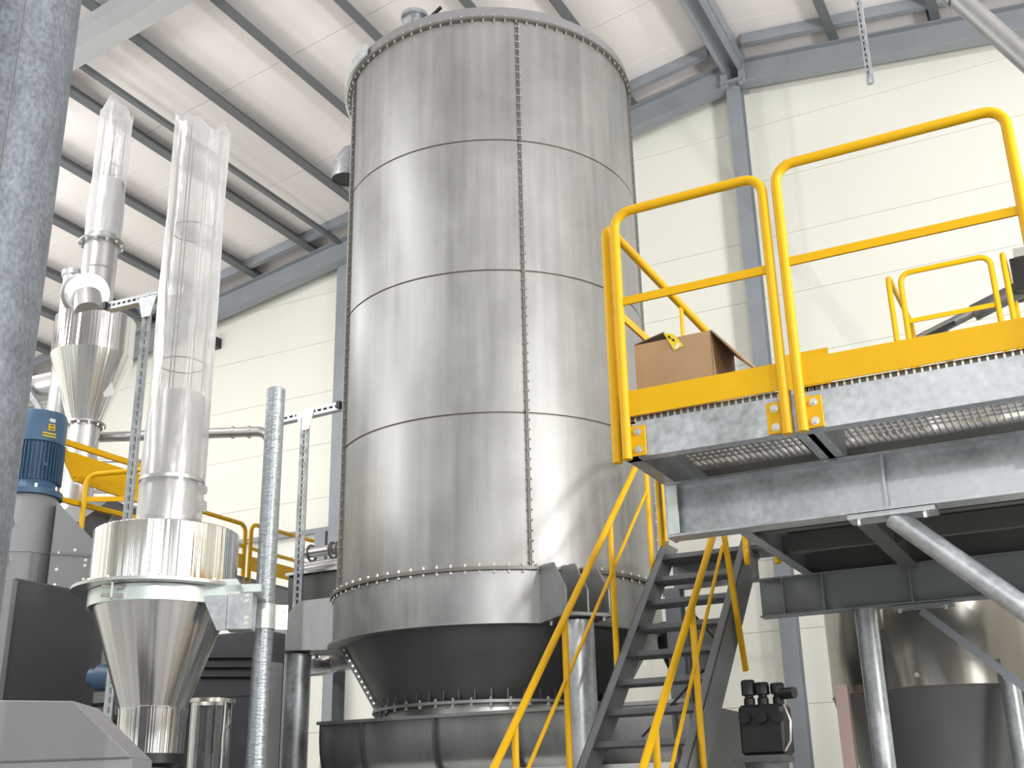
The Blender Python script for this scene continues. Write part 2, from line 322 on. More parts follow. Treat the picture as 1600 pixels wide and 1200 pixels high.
MB().bx(-13.6, -10.38, 14.24, 14.3, 5.70, 5.77).build('rail', frame_m, t, smooth=0)
MB().bx(-10.72, -10.52, 14.22, 14.3, 4.4, 5.70).build('upright', frame_m, t, smooth=0)

# ------------------------------------------------------------------ slotted channel and suspended items
def strut_mesh(p0, p1, face, w=0.082, d=0.05, pitch=0.06):
    """U channel with a slotted web; the web looks towards `face`"""
    p0, p1 = Vector(p0), Vector(p1); L = (p1 - p0).length; dd = (p1 - p0).normalized(); fa = Vector(face); fa = (fa - dd * fa.dot(dd)).normalized(); sd = dd.cross(fa)
    b = MB(); t = .004; mid = (p0 + p1) / 2
    for s in (-1, 1):
        b.box(mid + sd * (s * (w / 2 - t / 2)) - fa * (d / 2), (t, d, L), (sd, fa, dd)); b.box(mid + sd * (s * w * .33), (w * .34, t, L), (sd, fa, dd))
        b.box(mid + sd * (s * (w / 2 - .008)) - fa * (d - t / 2), (.016, t, L), (sd, fa, dd))
    n = int(L / pitch)
    for k in range(n + 1): b.box(p0 + dd * min(L - .01, max(.01, L * k / n)), (w * .4, t, pitch * .38), (sd, fa, dd))
    return b
def toview(p): return Vector((-p[0], -p[1], 0)).normalized()
t = thing('hanging_strut', (-1.06, 9.0, 7.45), 'galvanised slotted strut hanging free from the roof at upper right', 'strut')
strut_mesh((-1.06, 9, 7.45), (-1.06, 9, zr(-1.06) + .02), (-.2, -1, 0), w=.05, d=.045).build('channel', galv, t, smooth=0)
MB().cyl((-1.06, 9.02, 7.44), (-1.06, 9.02, 7.49), .028, n=10).build('end_cap', galv, t)
MB().bx(-1.16, -.96, 8.92, 9.08, zr(-1.06) - .02, zr(-1.06) + .01).build('top_plate', galv, t)
d = (Vector((.125, 7.5, 6.323)) - Vector((-.2, 7.5, 6.922))).normalized(); a = Vector((-.2, 7.5, 6.922)) - d * .05
t = thing('chute_pipe', a, 'bare steel pipe slanting down across the upper right corner', 'pipe')
MB().cyl(a - d * 4.35, a + d * 4.6, .075, n=24).build('pipe_barrel', girder_m, t)
MB().cyl(a - d * .03, a + d * .03, .09, n=24).build('pipe_collar', girder_m, t)

# ------------------------------------------------------------------ silo
SC = (-4.762, 8.977); SR = 1.4
silo = thing('silo', (SC[0], SC[1], 0), 'tall round bare steel silo with bolted sheet rings in the middle', 'silo')
front = math.atan2(-SC[1], -SC[0])                     # -62 degrees, towards the lens
rings = [3.336, 4.593, 5.852, 7.112, 8.374]
seams = [math.radians(a) for a in (-131.0, -51.5, 20.0, 110.0)]
seams = sorted(seams)
MB().lathe([(SR - .012, rings[0]), (SR - .012, rings[-1])], SC, 96).build('inner_skin', silo_dark, silo)
for i in range(4):
    za, zb = rings[i] + .006, rings[i + 1] - .006
    for j in range(4):
        a0 = seams[j] + .004; a1 = (seams[(j + 1) % 4] + (2 * PI if j == 3 else 0)) - .004
        MB().lathe([(SR - .010, za), (SR, za + .003), (SR, zb - .003), (SR - .010, zb)], SC, 32, a0, a1).build('shell_plate', silo_m, silo)
for a in seams:                                        # flanged vertical seams with bolt rows
    er = Vector((math.cos(a), math.sin(a), 0)); et = Vector((-math.sin(a), math.cos(a), 0)); c = Vector((SC[0], SC[1], 0))
    b = MB()
    for s in (-1, 1): b.box(c + er * (SR + .012) + et * (s * .006) + Vector((0, 0, (rings[0] + rings[-1]) / 2)), (.03, .007, rings[-1] - rings[0]), (er, et, Vector((0, 0, 1))))
    fo = b.build('seam_flange', silo_dark, silo, smooth=0)
    b = MB(); z = rings[0] + .05
    while z < rings[-1]: b.cyl(c + er * (SR + .018) - et * .018 + Vector((0, 0, z)), c + er * (SR + .018) + et * .022 + Vector((0, 0, z)), .0085, n=6); z += .082
    b.build('bolt_row', girder_m, fo, kind='stuff', smooth=0)
def ring_flange(name, z, r0, r1, t, m, parent, n=96): return MB().lathe([(r0, z - t), (r1, z - t), (r1, z), (r0, z)], SC, n, closed=True).build(name, m, parent)
def bolt_ring(z0, z1, r, n, parent, rad=.0095):
    b = MB()
    for k in range(n): a = 2 * PI * k / n; p = Vector((SC[0] + r * math.cos(a), SC[1] + r * math.sin(a), 0)); b.cyl(p + Vector((0, 0, z0)), p + Vector((0, 0, z1)), rad, n=6)
    return b.build('bolt_row', chrome, parent, kind='stuff', smooth=0)
o = ring_flange('top_flange', rings[-1] + .016, SR - .01, SR + .045, .022, silo_dark, silo); bolt_ring(rings[-1] - .03, rings[-1] + .04, SR + .026, 90, o)
o = ring_flange('bottom_flange', rings[0] + .014, SR - .01, SR + .05, .026, silo_dark, silo); bolt_ring(rings[0] - .035, rings[0] + .04, SR + .028, 80, o)
MB().lathe([(SR + .03, rings[-1] + .02), (SR + .02, rings[-1] + .13), (SR - .10, rings[-1] + .15), (.3, rings[-1] + .42), (0.001, rings[-1] + .42)], SC, 96).build('lid', pale_grey, silo)
al = math.radians(-150)
MB().lathe([(SR + .05, rings[-1] + .02), (SR + .075, rings[-1] + .02), (SR + .075, rings[-1] + .14), (SR + .05, rings[-1] + .14)], SC, 16, math.radians(-165), math.radians(-115), closed=True).build('rim_segment', zinc, silo)
nz = (SC[0] - .16, SC[1] - 1.20)
MB().lathe([(.085, rings[-1] + .1), (.085, rings[-1] + .34), (.13, rings[-1] + .34), (.13, rings[-1] + .38), (.05, rings[-1] + .38)], nz, 20).build('inlet_nozzle', galv, silo)
MB().box((nz[0] - .02, nz[1] - .1, rings[-1] + .2), (.1, .02, .2)).build('lug', galv, silo); MB().cyl((nz[0] + .1, nz[1], rings[-1] + .25), (nz[0] + .32, nz[1] - .05, rings[-1] + .32), .018).build('valve_lever', black, silo)
# base girder, cone and outlet
MB().lathe([(SR + .02, 2.93), (SR + .02, rings[0] - .012)], SC, 96).build('base_girder', girder_m, silo)
o = ring_flange('base_flange', 2.935, 1.25, SR + .06, .018, girder_m, silo)
MB().lathe([(1.32, 2.925), (1.01, 2.41)], SC, 96).build('cone', cone_m, silo)
o = ring_flange('cone_flange', 2.405, .96, 1.07, .022, girder_m, silo); bolt_ring(2.36, 2.425, 1.045, 44, o, .012)
MB().lathe([(.945, 2.385), (.945, 2.262), (.92, 2.25), (.92, 2.2)], SC, 72).build('outlet_collar', dull_ss, silo)
for k in range(26):
    a = front - 1.5 + k * 3.0 / 25; er = Vector((math.cos(a), math.sin(a), 0)); et = Vector((-er.y, er.x, 0))
    p = Vector((SC[0], SC[1], 2.405)); MB().prism([p + er * 1.0, p + er * 1.06, p + er * 1.055 + Vector((0, 0, .09)), p + er * 1.045 + Vector((0, 0, .09))], et * .008).build('stiffener', cone_m, silo, smooth=0)
a = math.radians(-142); er = Vector((math.cos(a), math.sin(a), 0)); et = Vector((-er.y, er.x, 0)); p = Vector((SC[0], SC[1], 0))
o = MB().prism([p + er * 1.31 + Vector((0, 0, 2.92)), p + er * 1.36 + Vector((0, 0, 2.92)), p + er * 1.05 + Vector((0, 0, 2.40)), p + er * 1.0 + Vector((0, 0, 2.40))], et * .02).build('cone_seam', cone_m, silo, smooth=0)
b = MB()
for k in range(12): f_ = (k + .5) / 12; q = p + er * (1.335 - .31 * f_) + Vector((0, 0, 2.92 - .52 * f_)); b.cyl(q - et * .02, q + et * .04, .011, n=6)
b.build('bolt_row', chrome, o, kind='stuff', smooth=0)
legs = [(-1.52, -.81), (1.27, -1.14), (.30, 1.68)]
for dx, dy in legs:
    er = Vector((dx, dy, 0)); L = er.length; er.normalize(); et = Vector((-er.y, er.x, 0)); p = Vector((SC[0], SC[1], 0)); q = p + er * L
    lg = MB().cyl((q.x, q.y, 0), (q.x, q.y, 2.90), .115, n=28).build('leg', galv, silo); MB().box((q.x, q.y, .012), (.36, .36, .024)).build('foot_plate', girder_m, lg)
    br = MB().box(q - er * .13 + Vector((0, 0, 2.925)), (.62, .40, .024), (er, et, Vector((0, 0, 1)))).build('leg_bracket', girder_m, silo)
    for s in (-.17, 0, .17):
        e0 = p + et * (s - .006)
        MB().prism([e0 + er * 1.40 + Vector((0, 0, 2.937)), e0 + er * (L + .19) + Vector((0, 0, 2.937)), e0 + er * (L + .19) + Vector((0, 0, 3.10)), e0 + er * (L - .02) + Vector((0, 0, 3.33)), e0 + er * 1.40 + Vector((0, 0, 3.36))], et * .012).build('gusset', girder_m, br, smooth=0)
    for s in (-.15, .15):
        for u in (.14, -.14): bolt('bolt', q + et * s + er * u + Vector((0, 0, 2.915)), (0, 0, -1), .016, br, .03)
# exhaust duct mouth behind the silo, left of its top
t = thing('duct_outlet', (-5.9, 9.6, 7.5), 'short galvanised duct elbow with a black disc for the shade in its mouth beside the silo top', 'duct')
o = bpy.data.objects
q = Vector((-6.0, 8.25, 7.515))
MB().tube([q, q + Vector((0, 0, .16)), q + Vector((.03, .03, .24)), q + Vector((.12, .13, .30)), q + Vector((.3, .33, .31)), q + Vector((.7, 2.0, .31))], .145, 28, caps=False).build('elbow', galv, t)
MB().cyl(q + Vector((0, 0, .012)), q + Vector((0, 0, .02)), .14, n=28).build('mouth', black, t)  # black disc stands in for the shade inside the duct
# U trough conveyor under the silo
tr = thing('trough_conveyor', (-4.4, 8.95, 0), 'long grey U-shaped steel trough below the silo cone', 'conveyor')
TY, TR, TZ, TXa, TXb = 8.95, .95, 2.30, -5.9, -2.75
def trough_prof(r): return [(-r, TZ)] + [(-r * math.cos(t), TZ - .12 - r * .72 * math.sin(t)) for t in [PI * k / 20 for k in range(21)]] + [(r, TZ)]
o_, i_ = trough_prof(TR), trough_prof(TR - .02)
MB().prism([(TXa, TY + u, v) for u, v in o_ + i_[::-1]], (TXb - TXa, 0, 0)).build('trough_shell', girder_m, tr)
MB().prism([(TXa, TY + u, v) for u, v in i_], (.02, 0, 0)).build('end_plate', cone_m, tr)
MB().prism([(TXb, TY + u, v) for u, v in i_], (-.02, 0, 0)).build('end_plate', cone_m, tr)
for s in (-1, 1): MB().bx(TXa, TXb, TY + s * (TR + .02) - .03, TY + s * (TR + .02) + .03, TZ - .01, TZ + .015).build('rim_angle', girder_m, tr, smooth=0)
for x in (-5.86, -5.47, -4.80, -4.1, -3.45, -2.85):
    r1, r2 = trough_prof(TR + .045), trough_prof(TR - .002); MB().prism([(x - .012, TY + u, v) for u, v in r1 + r2[::-1]], (.024, 0, 0)).build('rib', cone_m, tr)
for x in (-5.6, -3.1):
    for s in (-.55, .55): MB().bx(x - .05, x + .05, TY + s - .05, TY + s + .05, 0, 1.75).build('leg', frame_m, tr)
b = MB().bx(-5.6, -2.9, 7.98, 8.10, 1.83, 1.9); b.build('side_rail', chrome, tr)

# ------------------------------------------------------------------ work platform
YP = 5.013
pf = thing('work_platform', (-0.5, 6.7, 0), 'raised galvanised steel platform with grating deck at right', 'platform')
PX0, PX1, PYB = -1.96, 1.9, 8.56
MB().beam((PX0, YP, 3.267), (PX1, YP, 3.267), prof_C(.178, .07, .009, 1)).build('edge_channel', galv, pf, smooth=0, label='bright galvanised front edge channel')
MB().beam((PX0, YP, 3.267), (PX0, PYB, 3.267), prof_C(.178, .07, .009, -1)).build('edge_channel', galv, pf, smooth=0)
# grating in two bays, bar by bar; the bars run from the edge channel to the main beam
def grating(x0, x1, y0, y1, name):
    g = MB(); MB().bx(x0, x1, y0 - .008, y0, 3.353, 3.386).build('grating_edge', deck_m, pf); g.bx(x0, x1, y1 - .004, y1, 3.353, 3.386)  # end bar coloured dark so gaps between bar ends read as shaded holes
    for y in (y0 + .07 * k for k in range(1, int((y1 - y0) / .07))): g.bx(x0, x1, y - .0015, y + .0015, 3.372, 3.386)
    o = g.build(name, girder_m, pf, smooth=0)
    x = x0 + .01
    me = None
    while x < x1:
        if me is None:
            bo = MB().bx(x - .0018, x + .0018, y0, y1, 3.355, 3.385).build('grating_bar', girder_m, o, smooth=0); me = bo; xb = x
        else:
            c = me.copy(); COL.objects.link(c); c.location = (x - xb, 0, 0)
        x += .034
    return o
grating(-1.93, -1.135, 5.035, 6.0, 'grating_panel'); grating(-1.10, .35, 5.035, 6.0, 'grating_panel')
b = MB()
for k in range(28): x = -1.93 + k * .0335; b.bx(x, x + .010, 5.018, 5.026, 3.357, 3.383)
for k in range(58): x = -1.06 + k * .0335; b.bx(x, x + .010, 5.018, 5.026, 3.357, 3.383)
b.build('grating_bar_ends', chrome, pf, kind='stuff', smooth=0)
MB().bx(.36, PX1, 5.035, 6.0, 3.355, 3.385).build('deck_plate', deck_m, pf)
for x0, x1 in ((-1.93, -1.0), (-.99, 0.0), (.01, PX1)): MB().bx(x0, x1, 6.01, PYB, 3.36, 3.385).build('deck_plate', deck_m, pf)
for x in (-1.14, -1.02): MB().beam((x, 5.05, 3.267), (x, 5.6, 3.267), prof_C(.17, .075, .008, 1 if x > -1.1 else -1)).build('cross_channel', galv, pf, smooth=0)
for yy in (5.32,): MB().beam((-1.9, yy, 3.325), (PX1, yy, 3.325), prof_L(.05, .006)).build('bearer_angle', galv, pf, smooth=0)
def ibeam(y, x0, lab, m):
    o = MB().beam((x0, y, 3.0375), (PX1, y, 3.0375), prof_I(.283, .13, .008, .012)).build('main_beam', m, pf, label=lab, smooth=0)
    return o
mb = ibeam(5.6, -1.94, 'front main beam, bright galvanised', galv)
MB().bx(-1.952, -1.94, 5.535, 5.665, 2.89, 3.18).build('end_plate', galv, mb)
MB().bx(-1.94, -1.885, 5.535, 5.545, 2.905, 3.165).build('end_angle', zinc, mb)
for x in (-.855, .6):
    for s in (-1, 1): MB().bx(x - .006, x + .006, 5.6 + s * .034 - .031, 5.6 + s * .034 + .031, 2.907, 3.168).build('web_stiffener', galv, mb)
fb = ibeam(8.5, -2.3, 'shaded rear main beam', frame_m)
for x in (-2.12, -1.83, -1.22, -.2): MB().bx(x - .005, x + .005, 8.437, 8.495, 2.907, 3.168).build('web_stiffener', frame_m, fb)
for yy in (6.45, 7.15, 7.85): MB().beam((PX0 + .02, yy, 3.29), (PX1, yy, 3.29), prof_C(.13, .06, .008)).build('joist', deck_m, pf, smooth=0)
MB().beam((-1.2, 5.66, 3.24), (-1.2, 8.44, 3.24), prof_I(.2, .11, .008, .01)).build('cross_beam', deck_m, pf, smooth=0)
# inclined braces with bolted head plates
def brace(y, x0, z0, tip, r, m, lab, square=False):
    a = Vector((x0, y, z0)); e = a + Vector((1, 0, -.96)) * tip; bb = MB()
    if square: bb.beam(a, e, prof_L(.055, .008), up=(0, 1, 0))
    else: bb.cyl(a, e, r, n=24)
    o = bb.build('brace', m, pf, label=lab, smooth=0 if square else 35)
    hp = MB().bx(x0 - .2, x0 + .2, y - .07, y + .07, z0 - .004, z0 + .012).build('head_plate', m, o)
    MB().bx(x0 - .2, x0 + .2, y - .07, y + .07, z0 + .013, z0 + .018).build('shim_plate', m, o)
    for dx in (-.15, .15): bolt('bolt', (x0 + dx, y - .045, z0 - .004), (0, 0, -1), .013, hp, .028); 
    return e
e1 = brace(5.6, -.845, 2.872, 2.3, .053, galv, 'galvanised tube brace below the front beam')
e2 = brace(8.5, -1.165, 2.872, 2.4, .03, frame_m, 'thin dark angle brace below the rear beam', True)
for (x, y, h) in ((1.45, 5.6, 2.895), (1.2, 8.5, 2.895)): MB().beam((x, y, 0), (x, y, h), prof_I(.16, .16), up=(0, 1, 0)).build('post', galv, pf, smooth=0)
lg = MB().cyl((-1.56, 8.5, 0), (-1.56, 8.5, 2.895), .076, n=24).build('post', galv, pf, label='round galvanised post under the rear beam')
MB().bx(-1.7, -1.39, 8.36, 8.64, 0, .02).build('foot_plate', galv, lg)
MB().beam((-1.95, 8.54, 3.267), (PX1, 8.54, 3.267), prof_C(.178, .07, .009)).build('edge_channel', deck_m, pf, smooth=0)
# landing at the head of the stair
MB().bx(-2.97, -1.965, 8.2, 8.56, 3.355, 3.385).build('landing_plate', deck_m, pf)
MB().beam((-2.97, 8.5, 3.267), (-2.3, 8.5, 3.267), prof_C(.178, .07, .009)).build('landing_channel', frame_m, pf, smooth=0)
MB().beam((-2.97, 8.5, 0), (-2.97, 8.5, 3.18), prof_I(.12, .12), up=(0, 1, 0)).build('post', frame_m, pf, smooth=0)

# ------------------------------------------------------------------ yellow guard rails of the platform
RT = .0245
def rail_panel(label, p0, p1, zb, zt, zm, toe=None, feet=(), out=None, name='guard_rail', group=None, r=RT, toe_h=.13, corner=.09, flat=True):
    """hoop of tube from foot to foot, a flat middle rail and a toe board"""
    p0, p1 = Vector((*p0, 0)), Vector((*p1, 0)); dv = (p1 - p0).normalized(); out = Vector(out or (dv.y, -dv.x, 0)); Z = Vector((0, 0, 1))
    t = thing(name, (p0.x, p0.y, zb), label, 'railing', group)
    MB().tube(fillet([p0 + Z * zb, p0 + Z * zt, p1 + Z * zt, p1 + Z * zb], corner), r, 14).build('hoop', yellow, t, smooth=60)
    for z in (zm if isinstance(zm, (list, tuple)) else [zm]):
        if flat: MB().bar(p0 + Z * z, p1 + Z * z, .014, .042).build('mid_rail', yellow, t, smooth=0)
        else: MB().cyl(p0 + Z * z, p1 + Z * z, r * .75, n=12).build('mid_rail', yellow, t)
    if toe: MB().bar(p0 + Z * (toe + toe_h / 2) - out * .008 + dv * r, p1 + Z * (toe + toe_h / 2) - out * .008 - dv * r, .008, toe_h).build('toe_board', yellow, t, smooth=0)
    for at, sgn in feet:
        c = (p0 if at == 0 else p1) + dv * (sgn * (r + .03)); fp = MB().box(c - out * -.0 + Z * (zb + .09) - out * .018, (.075, .008, .15), (dv, out, Z)).build('foot_plate', yellow, t, bevel=.002)
        for dz in (.045, .135): bolt('bolt', c + Z * (zb + dz) - out * .014, out, .013, fp)
    return t
rail_panel('yellow guard rail at the left front corner of the platform, cardboard box behind it', (-1.93, 4.985), (-1.155, 4.985), 3.165, 4.485, 3.985, 3.380, ((0, 1), (1, -1)), (0, -1, 0))
rail_panel('wide yellow guard rail along the right front edge of the platform', (-1.085, 4.985), (-.04, 4.985), 3.165, 4.515, 4.0, 3.380, ((0, 1), (1, -1)), (0, -1, 0))
rail_panel('yellow guard rail running back from the platform corner past the cardboard box', (-1.995, 5.02), (-1.995, 6.75), 3.165, 4.455, 4.0, 3.392, (), (-1, 0, 0))
MB().bx(-2.0, -1.99, 6.16, 6.21, 3.2, 4.44).build('flat_post', yellow, bpy.data.objects['guard_rail.002'])
MB().bx(-2.0, -1.985, 5.54, 5.59, 2.86, 3.4).build('foot_strip', yellow, bpy.data.objects['guard_rail.002'])
t = thing('guard_rail_stub', (-1.995, 7.5, 3.18), 'short yellow rail foot and toe board under the platform edge beside the stair', 'railing')
MB().cyl((-1.995, 7.9, 3.17), (-1.995, 7.9, 3.52), RT, n=14).build('post', yellow, t)
MB().bx(-2.0, -1.99, 7.6, 8.1, 3.392, 3.52).build('toe_board', yellow, t); fp = MB().bx(-1.975, -1.967, 7.72, 7.86, 3.19, 3.34).build('foot_plate', yellow, t)
for z in (3.225, 3.305): bolt('bolt', (-1.975, 7.79, z), (-1, 0, 0), .012, fp)

# ------------------------------------------------------------------ cardboard box on the deck
cb = thing('cardboard_box', (-1.72, 5.33, 3.386), 'open brown cardboard box on the platform deck with a yellow label', 'box')
bx0, bx1, by0, by1, bz0, bz1 = -1.915, -1.515, 5.13, 5.52, 3.387, 3.80
MB().bx(bx0, bx1, by0, by0 + .006, bz0, bz1).build('wall', cardboard, cb); MB().bx(bx0, bx1, by1 - .006, by1, bz0, bz1).build('wall', cardboard, cb)
MB().bx(bx0, bx0 + .006, by0, by1, bz0, bz1).build('wall', cardboard, cb); MB().bx(bx1 - .006, bx1, by0, by1, bz0, bz1).build('wall', cardboard, cb)
MB().bx(bx0, bx1, by0, by1, bz0, bz0 + .006).build('bottom', cardboard, cb)
MB().prism([(bx0, by0, bz1), (bx0, by1, bz1), (bx0 + .15, by1 - .03, bz1 + .05), (bx0 + .15, by0 + .03, bz1 + .05)], (0, 0, .006)).build('flap', card_in, cb, label='left flap folded inwards')
MB().prism([(bx1, by0, bz1), (bx1, by1, bz1), (bx1 + .16, by1, bz1 - .16), (bx1 + .16, by0 + .02, bz1 - .2)], (.006, 0, .004)).build('flap', cardboard, cb, label='right flap hanging outwards')
MB().prism([(bx0 + .2, by1, bz1), (bx1, by1, bz1), (bx1 - .03, by1 - .12, bz1 + .03), (bx0 + .23, by1 - .12, bz1 + .03)], (0, 0, .006)).build('flap', card_in, cb)
lb = MB().prism([(-1.755, by0 - .004, 3.835), (-1.70, by0 - .004, 3.815), (-1.655, by0 - .004, 3.745), (-1.705, by0 - .004, 3.73)], (0, -.002, 0)).build('sticker', label_y, cb, label='yellow sticker hanging over the front edge')
MB().prism([(-1.685, by0 - .007, 3.765), (-1.668, by0 - .007, 3.758), (-1.69, by0 - .007, 3.735), (-1.702, by0 - .007, 3.738)], (0, -.001, 0)).build('sticker_print', label_w, lb)
for k in range(2): MB().prism([(-1.735 + k * .02, by0 - .007, 3.815 - k * .02), (-1.722 + k * .02, by0 - .007, 3.81 - k * .02), (-1.715 + k * .02, by0 - .007, 3.795 - k * .02), (-1.728 + k * .02, by0 - .007, 3.80 - k * .02)], (0, -.001, 0)).build('sticker_print', black, lb)

# ------------------------------------------------------------------ stair
st = thing('steel_stair', (-2.6, 4.4, 0), 'steep grey steel stair with open treads beside the platform', 'stair')
SXL, SXR = -2.95, -2.26; TOPY, TOPZ, RISE, GO = 8.18, 3.385, .2, .206
def sy(z): return TOPY - (TOPZ - z) / RISE * GO
for x in (SXL, SXR):
    s = 1 if x == SXL else -1; y1 = TOPY + .12; zt = TOPZ + .12
    d = Vector((0, sy(0.0) - sy(1.0), -1.0)); n = Vector((0, -d.z, d.y)).normalized()
    top = [Vector((x, sy(.0) - .06, .02)), Vector((x, sy(3.50) - .06, 3.50))]
    dn = Vector((0, .19, -.19))
    MB().prism([top[0], top[1], top[1] + Vector((0, .34, 0)), top[0] + Vector((0, .34, 0))], (s * .008, 0, 0)).build('stringer', stair_m, st, smooth=0)
    MB().prism([top[0], top[1], top[1] + Vector((0, .012, 0)), top[0] + Vector((0, .012, 0))], (s * .055, 0, 0)).build('stringer_flange', stair_m, st, smooth=0)
k = 0
while TOPZ - k * RISE > .15:
    z = TOPZ - k * RISE; yy = TOPY - k * GO
    o = MB().bx(SXL + .012, SXR - .012, yy, yy + .03, z - .035, z).build('tread', stair_m, st, bevel=.003)
    b = MB(); b.bx(SXL + .012, SXR - .012, yy + .21, yy + .22, z - .035, z)
    for q in range(20): x = SXL + .03 + q * (SXR - SXL - .06) / 19; b.bx(x - .002, x + .002, yy + .03, yy + .21, z - .03, z)
    b.build('tread_grating', stair_m, o, kind='stuff', smooth=0); k += 1
def hand(x, pts_h, pts_m, posts, label):
    t = thing('stair_handrail', (x, 6.5, 0), label, 'railing')
    MB().tube(fillet([Vector((x, a, b)) for a, b in pts_h], .08), .022, 12).build('handrail', yellow, t, smooth=60)
    MB().tube([Vector((x, a, b)) for a, b in pts_m], .012, 8).build('mid_rail', yellow, t, smooth=60)
    for yy in posts:
        zt = pts_h[0][1] + (yy - pts_h[0][0]) * (pts_h[1][1] - pts_h[0][1]) / (pts_h[1][0] - pts_h[0][0]); zb = TOPZ - (TOPY - yy) / GO * RISE - .15
        o = MB().cyl((x, yy, max(.0, zb)), (x, yy, zt), .02, n=12).build('post', yellow, t)
    return t
hand(-2.975, [(4.15, .50), (8.05, 4.19), (8.4, 4.3), (8.4, 3.37)], [(4.2, -.02 + .35), (5.6, 1.50), (8.06, 3.87)], (5.0, 5.785, 6.475, 7.28, 8.06), 'left yellow handrail of the stair, in front of the silo')
hr = hand(-2.235, [(4.15, .215), (7.9, 3.93), (7.98, 3.95), (7.98, 3.2)], [(4.3, -.1 + .3), (5.9, 1.51), (7.42, 3.23)], (5.1, 5.95, 6.69), 'right yellow handrail of the stair, below the platform beam')

MB().bar((-2.225, 7.44, 3.34), (-2.225, 7.68, 2.44), .03, .04, up=(0, 1, 0)).build('flat_post', yellow, hr)
for a_, b_ in (((-2.93, 7.55, 2.05), (-2.6, 7.95, 2.5)), ((-2.93, 8.72, 3.05), (-2.6, 8.35, 2.72)), ((-2.93, 7.0, 1.75), (-2.5, 6.9, 1.4))): MB().cyl(a_, b_, .009, n=8).build('brace_rod', black, st)
# ------------------------------------------------------------------ near cyclone with bagged duct
def bag(name, cx, cy, z0, z1, r0, r1, label, parent, seed, n=40, m=60):
    rnd = random.Random(seed); ph = [rnd.uniform(0, 6.28) for _ in range(8)]; b = MB(); vs = []
    def R(a, f):
        base = r0 + (r1 - r0) * f
        w = .035 * math.sin(3 * a + ph[0] + 1.5 * f) + .025 * math.sin(5 * a + ph[1] - 2.0 * f) + .016 * math.sin(9 * a + ph[2] + 4 * math.sin(3 * f + ph[3])) + .018 * math.sin(14 * f + 2 * a + ph[4])
        sq = .10 * abs(math.cos(2 * (a + .5))) ** 3 * f                      # the empty top keeps its gusset folds
        return base * (1 + w + sq)
    for i in range(m + 1):
        f = i / m
        for k in range(n):
            a = 2 * PI * k / n; r = R(a, f); z = z0 + (z1 - z0) * f
            if i >= m - 2: z += (.06 * math.sin(2 * a + ph[5]) + .035 * math.sin(5 * a + ph[6])) * (i - m + 3) / 3
            vs.append((cx + r * math.cos(a), cy + r * math.sin(a), z))
    fs = [(i * n + k, i * n + (k + 1) % n, (i + 1) * n + (k + 1) % n, (i + 1) * n + k) for i in range(m) for k in range(n)]
    vs.append((cx, cy, z1 - .10)); top = len(vs) - 1; fs += [(m * n + k, m * n + (k + 1) % n, top) for k in range(n)]
    b.add(vs, fs); return b.build(name, film, parent, label=label, smooth=180)
def cage(cx, cy, z0, z1, r, zr_, parent, wires=8, wr=.0035):
    for k in range(wires): a = 2 * PI * k / wires + .3; MB().cyl((cx + r * math.cos(a), cy + r * math.sin(a), z0), (cx + r * math.cos(a), cy + r * math.sin(a), z1), wr * 1.3, n=6).build('cage_wire', silo_dark, parent)
    for z in zr_: MB().tube([(cx + r * math.cos(2 * PI * k / 32), cy + r * math.sin(2 * PI * k / 32), z) for k in range(33)], wr * 1.3, 6).build('cage_ring', silo_dark, parent)
NC = (-5.152, 5.332)
cy = thing('cyclone_separator', (NC[0], NC[1], 0), 'near cyclone, polished drum and dark cone, below a film-wrapped duct', 'cyclone')
MB().lathe([(.425, 2.905), (.4375, 2.91), (.4375, 3.258), (.43, 3.265), (.2, 3.275)], NC, 72).build('drum', bright, cy)
o = MB().lathe([(.39, 2.888), (.535, 2.888), (.535, 2.906), (.39, 2.906)], NC, 72, closed=True).build('drum_flange', dull_ss, cy)
for k in range(20): a = 2 * PI * k / 20 + .1; p = Vector((NC[0] + .505 * math.cos(a), NC[1] + .505 * math.sin(a), 2.906)); bolt('bolt', p, (0, 0, 1), .012, o, .016)
MB().lathe([(.41, 2.888), (.41, 2.85), (.40, 2.80), (.195, 2.215)], NC, 72).build('cone', brush, cy)
MB().lathe([(.195, 2.215), (.205, 2.212), (.2, 2.195), (.195, 1.955), (.16, 1.95)], NC, 48).build('outlet_pipe', bright, cy)
MB().lathe([(.21, 1.955), (.21, 1.90), (.15, 1.88), (.15, 0.0)], NC, 48).build('rubber_sleeve', black, cy)
MB().lathe([(.19, 3.27), (.19, 3.34), (.167, 3.35), (.167, 4.17), (.16, 4.18)], NC, 48).build('duct', dull_ss, cy, label='steel duct rising inside the film')
for z, r in ((3.345, .197), (3.60, .203)): MB().lathe([(r - .012, z - .014), (r, z - .01), (r, z + .01), (r - .012, z + .014)], NC, 48).build('tie_band', dull_ss, cy)
cage(NC[0], NC[1], 4.15, 6.15, .150, (4.40, 5.38), cy)
bag('film_wrap', NC[0], NC[1], 3.29, 6.20, .198, .178, 'clear plastic film wrap', cy, 5)
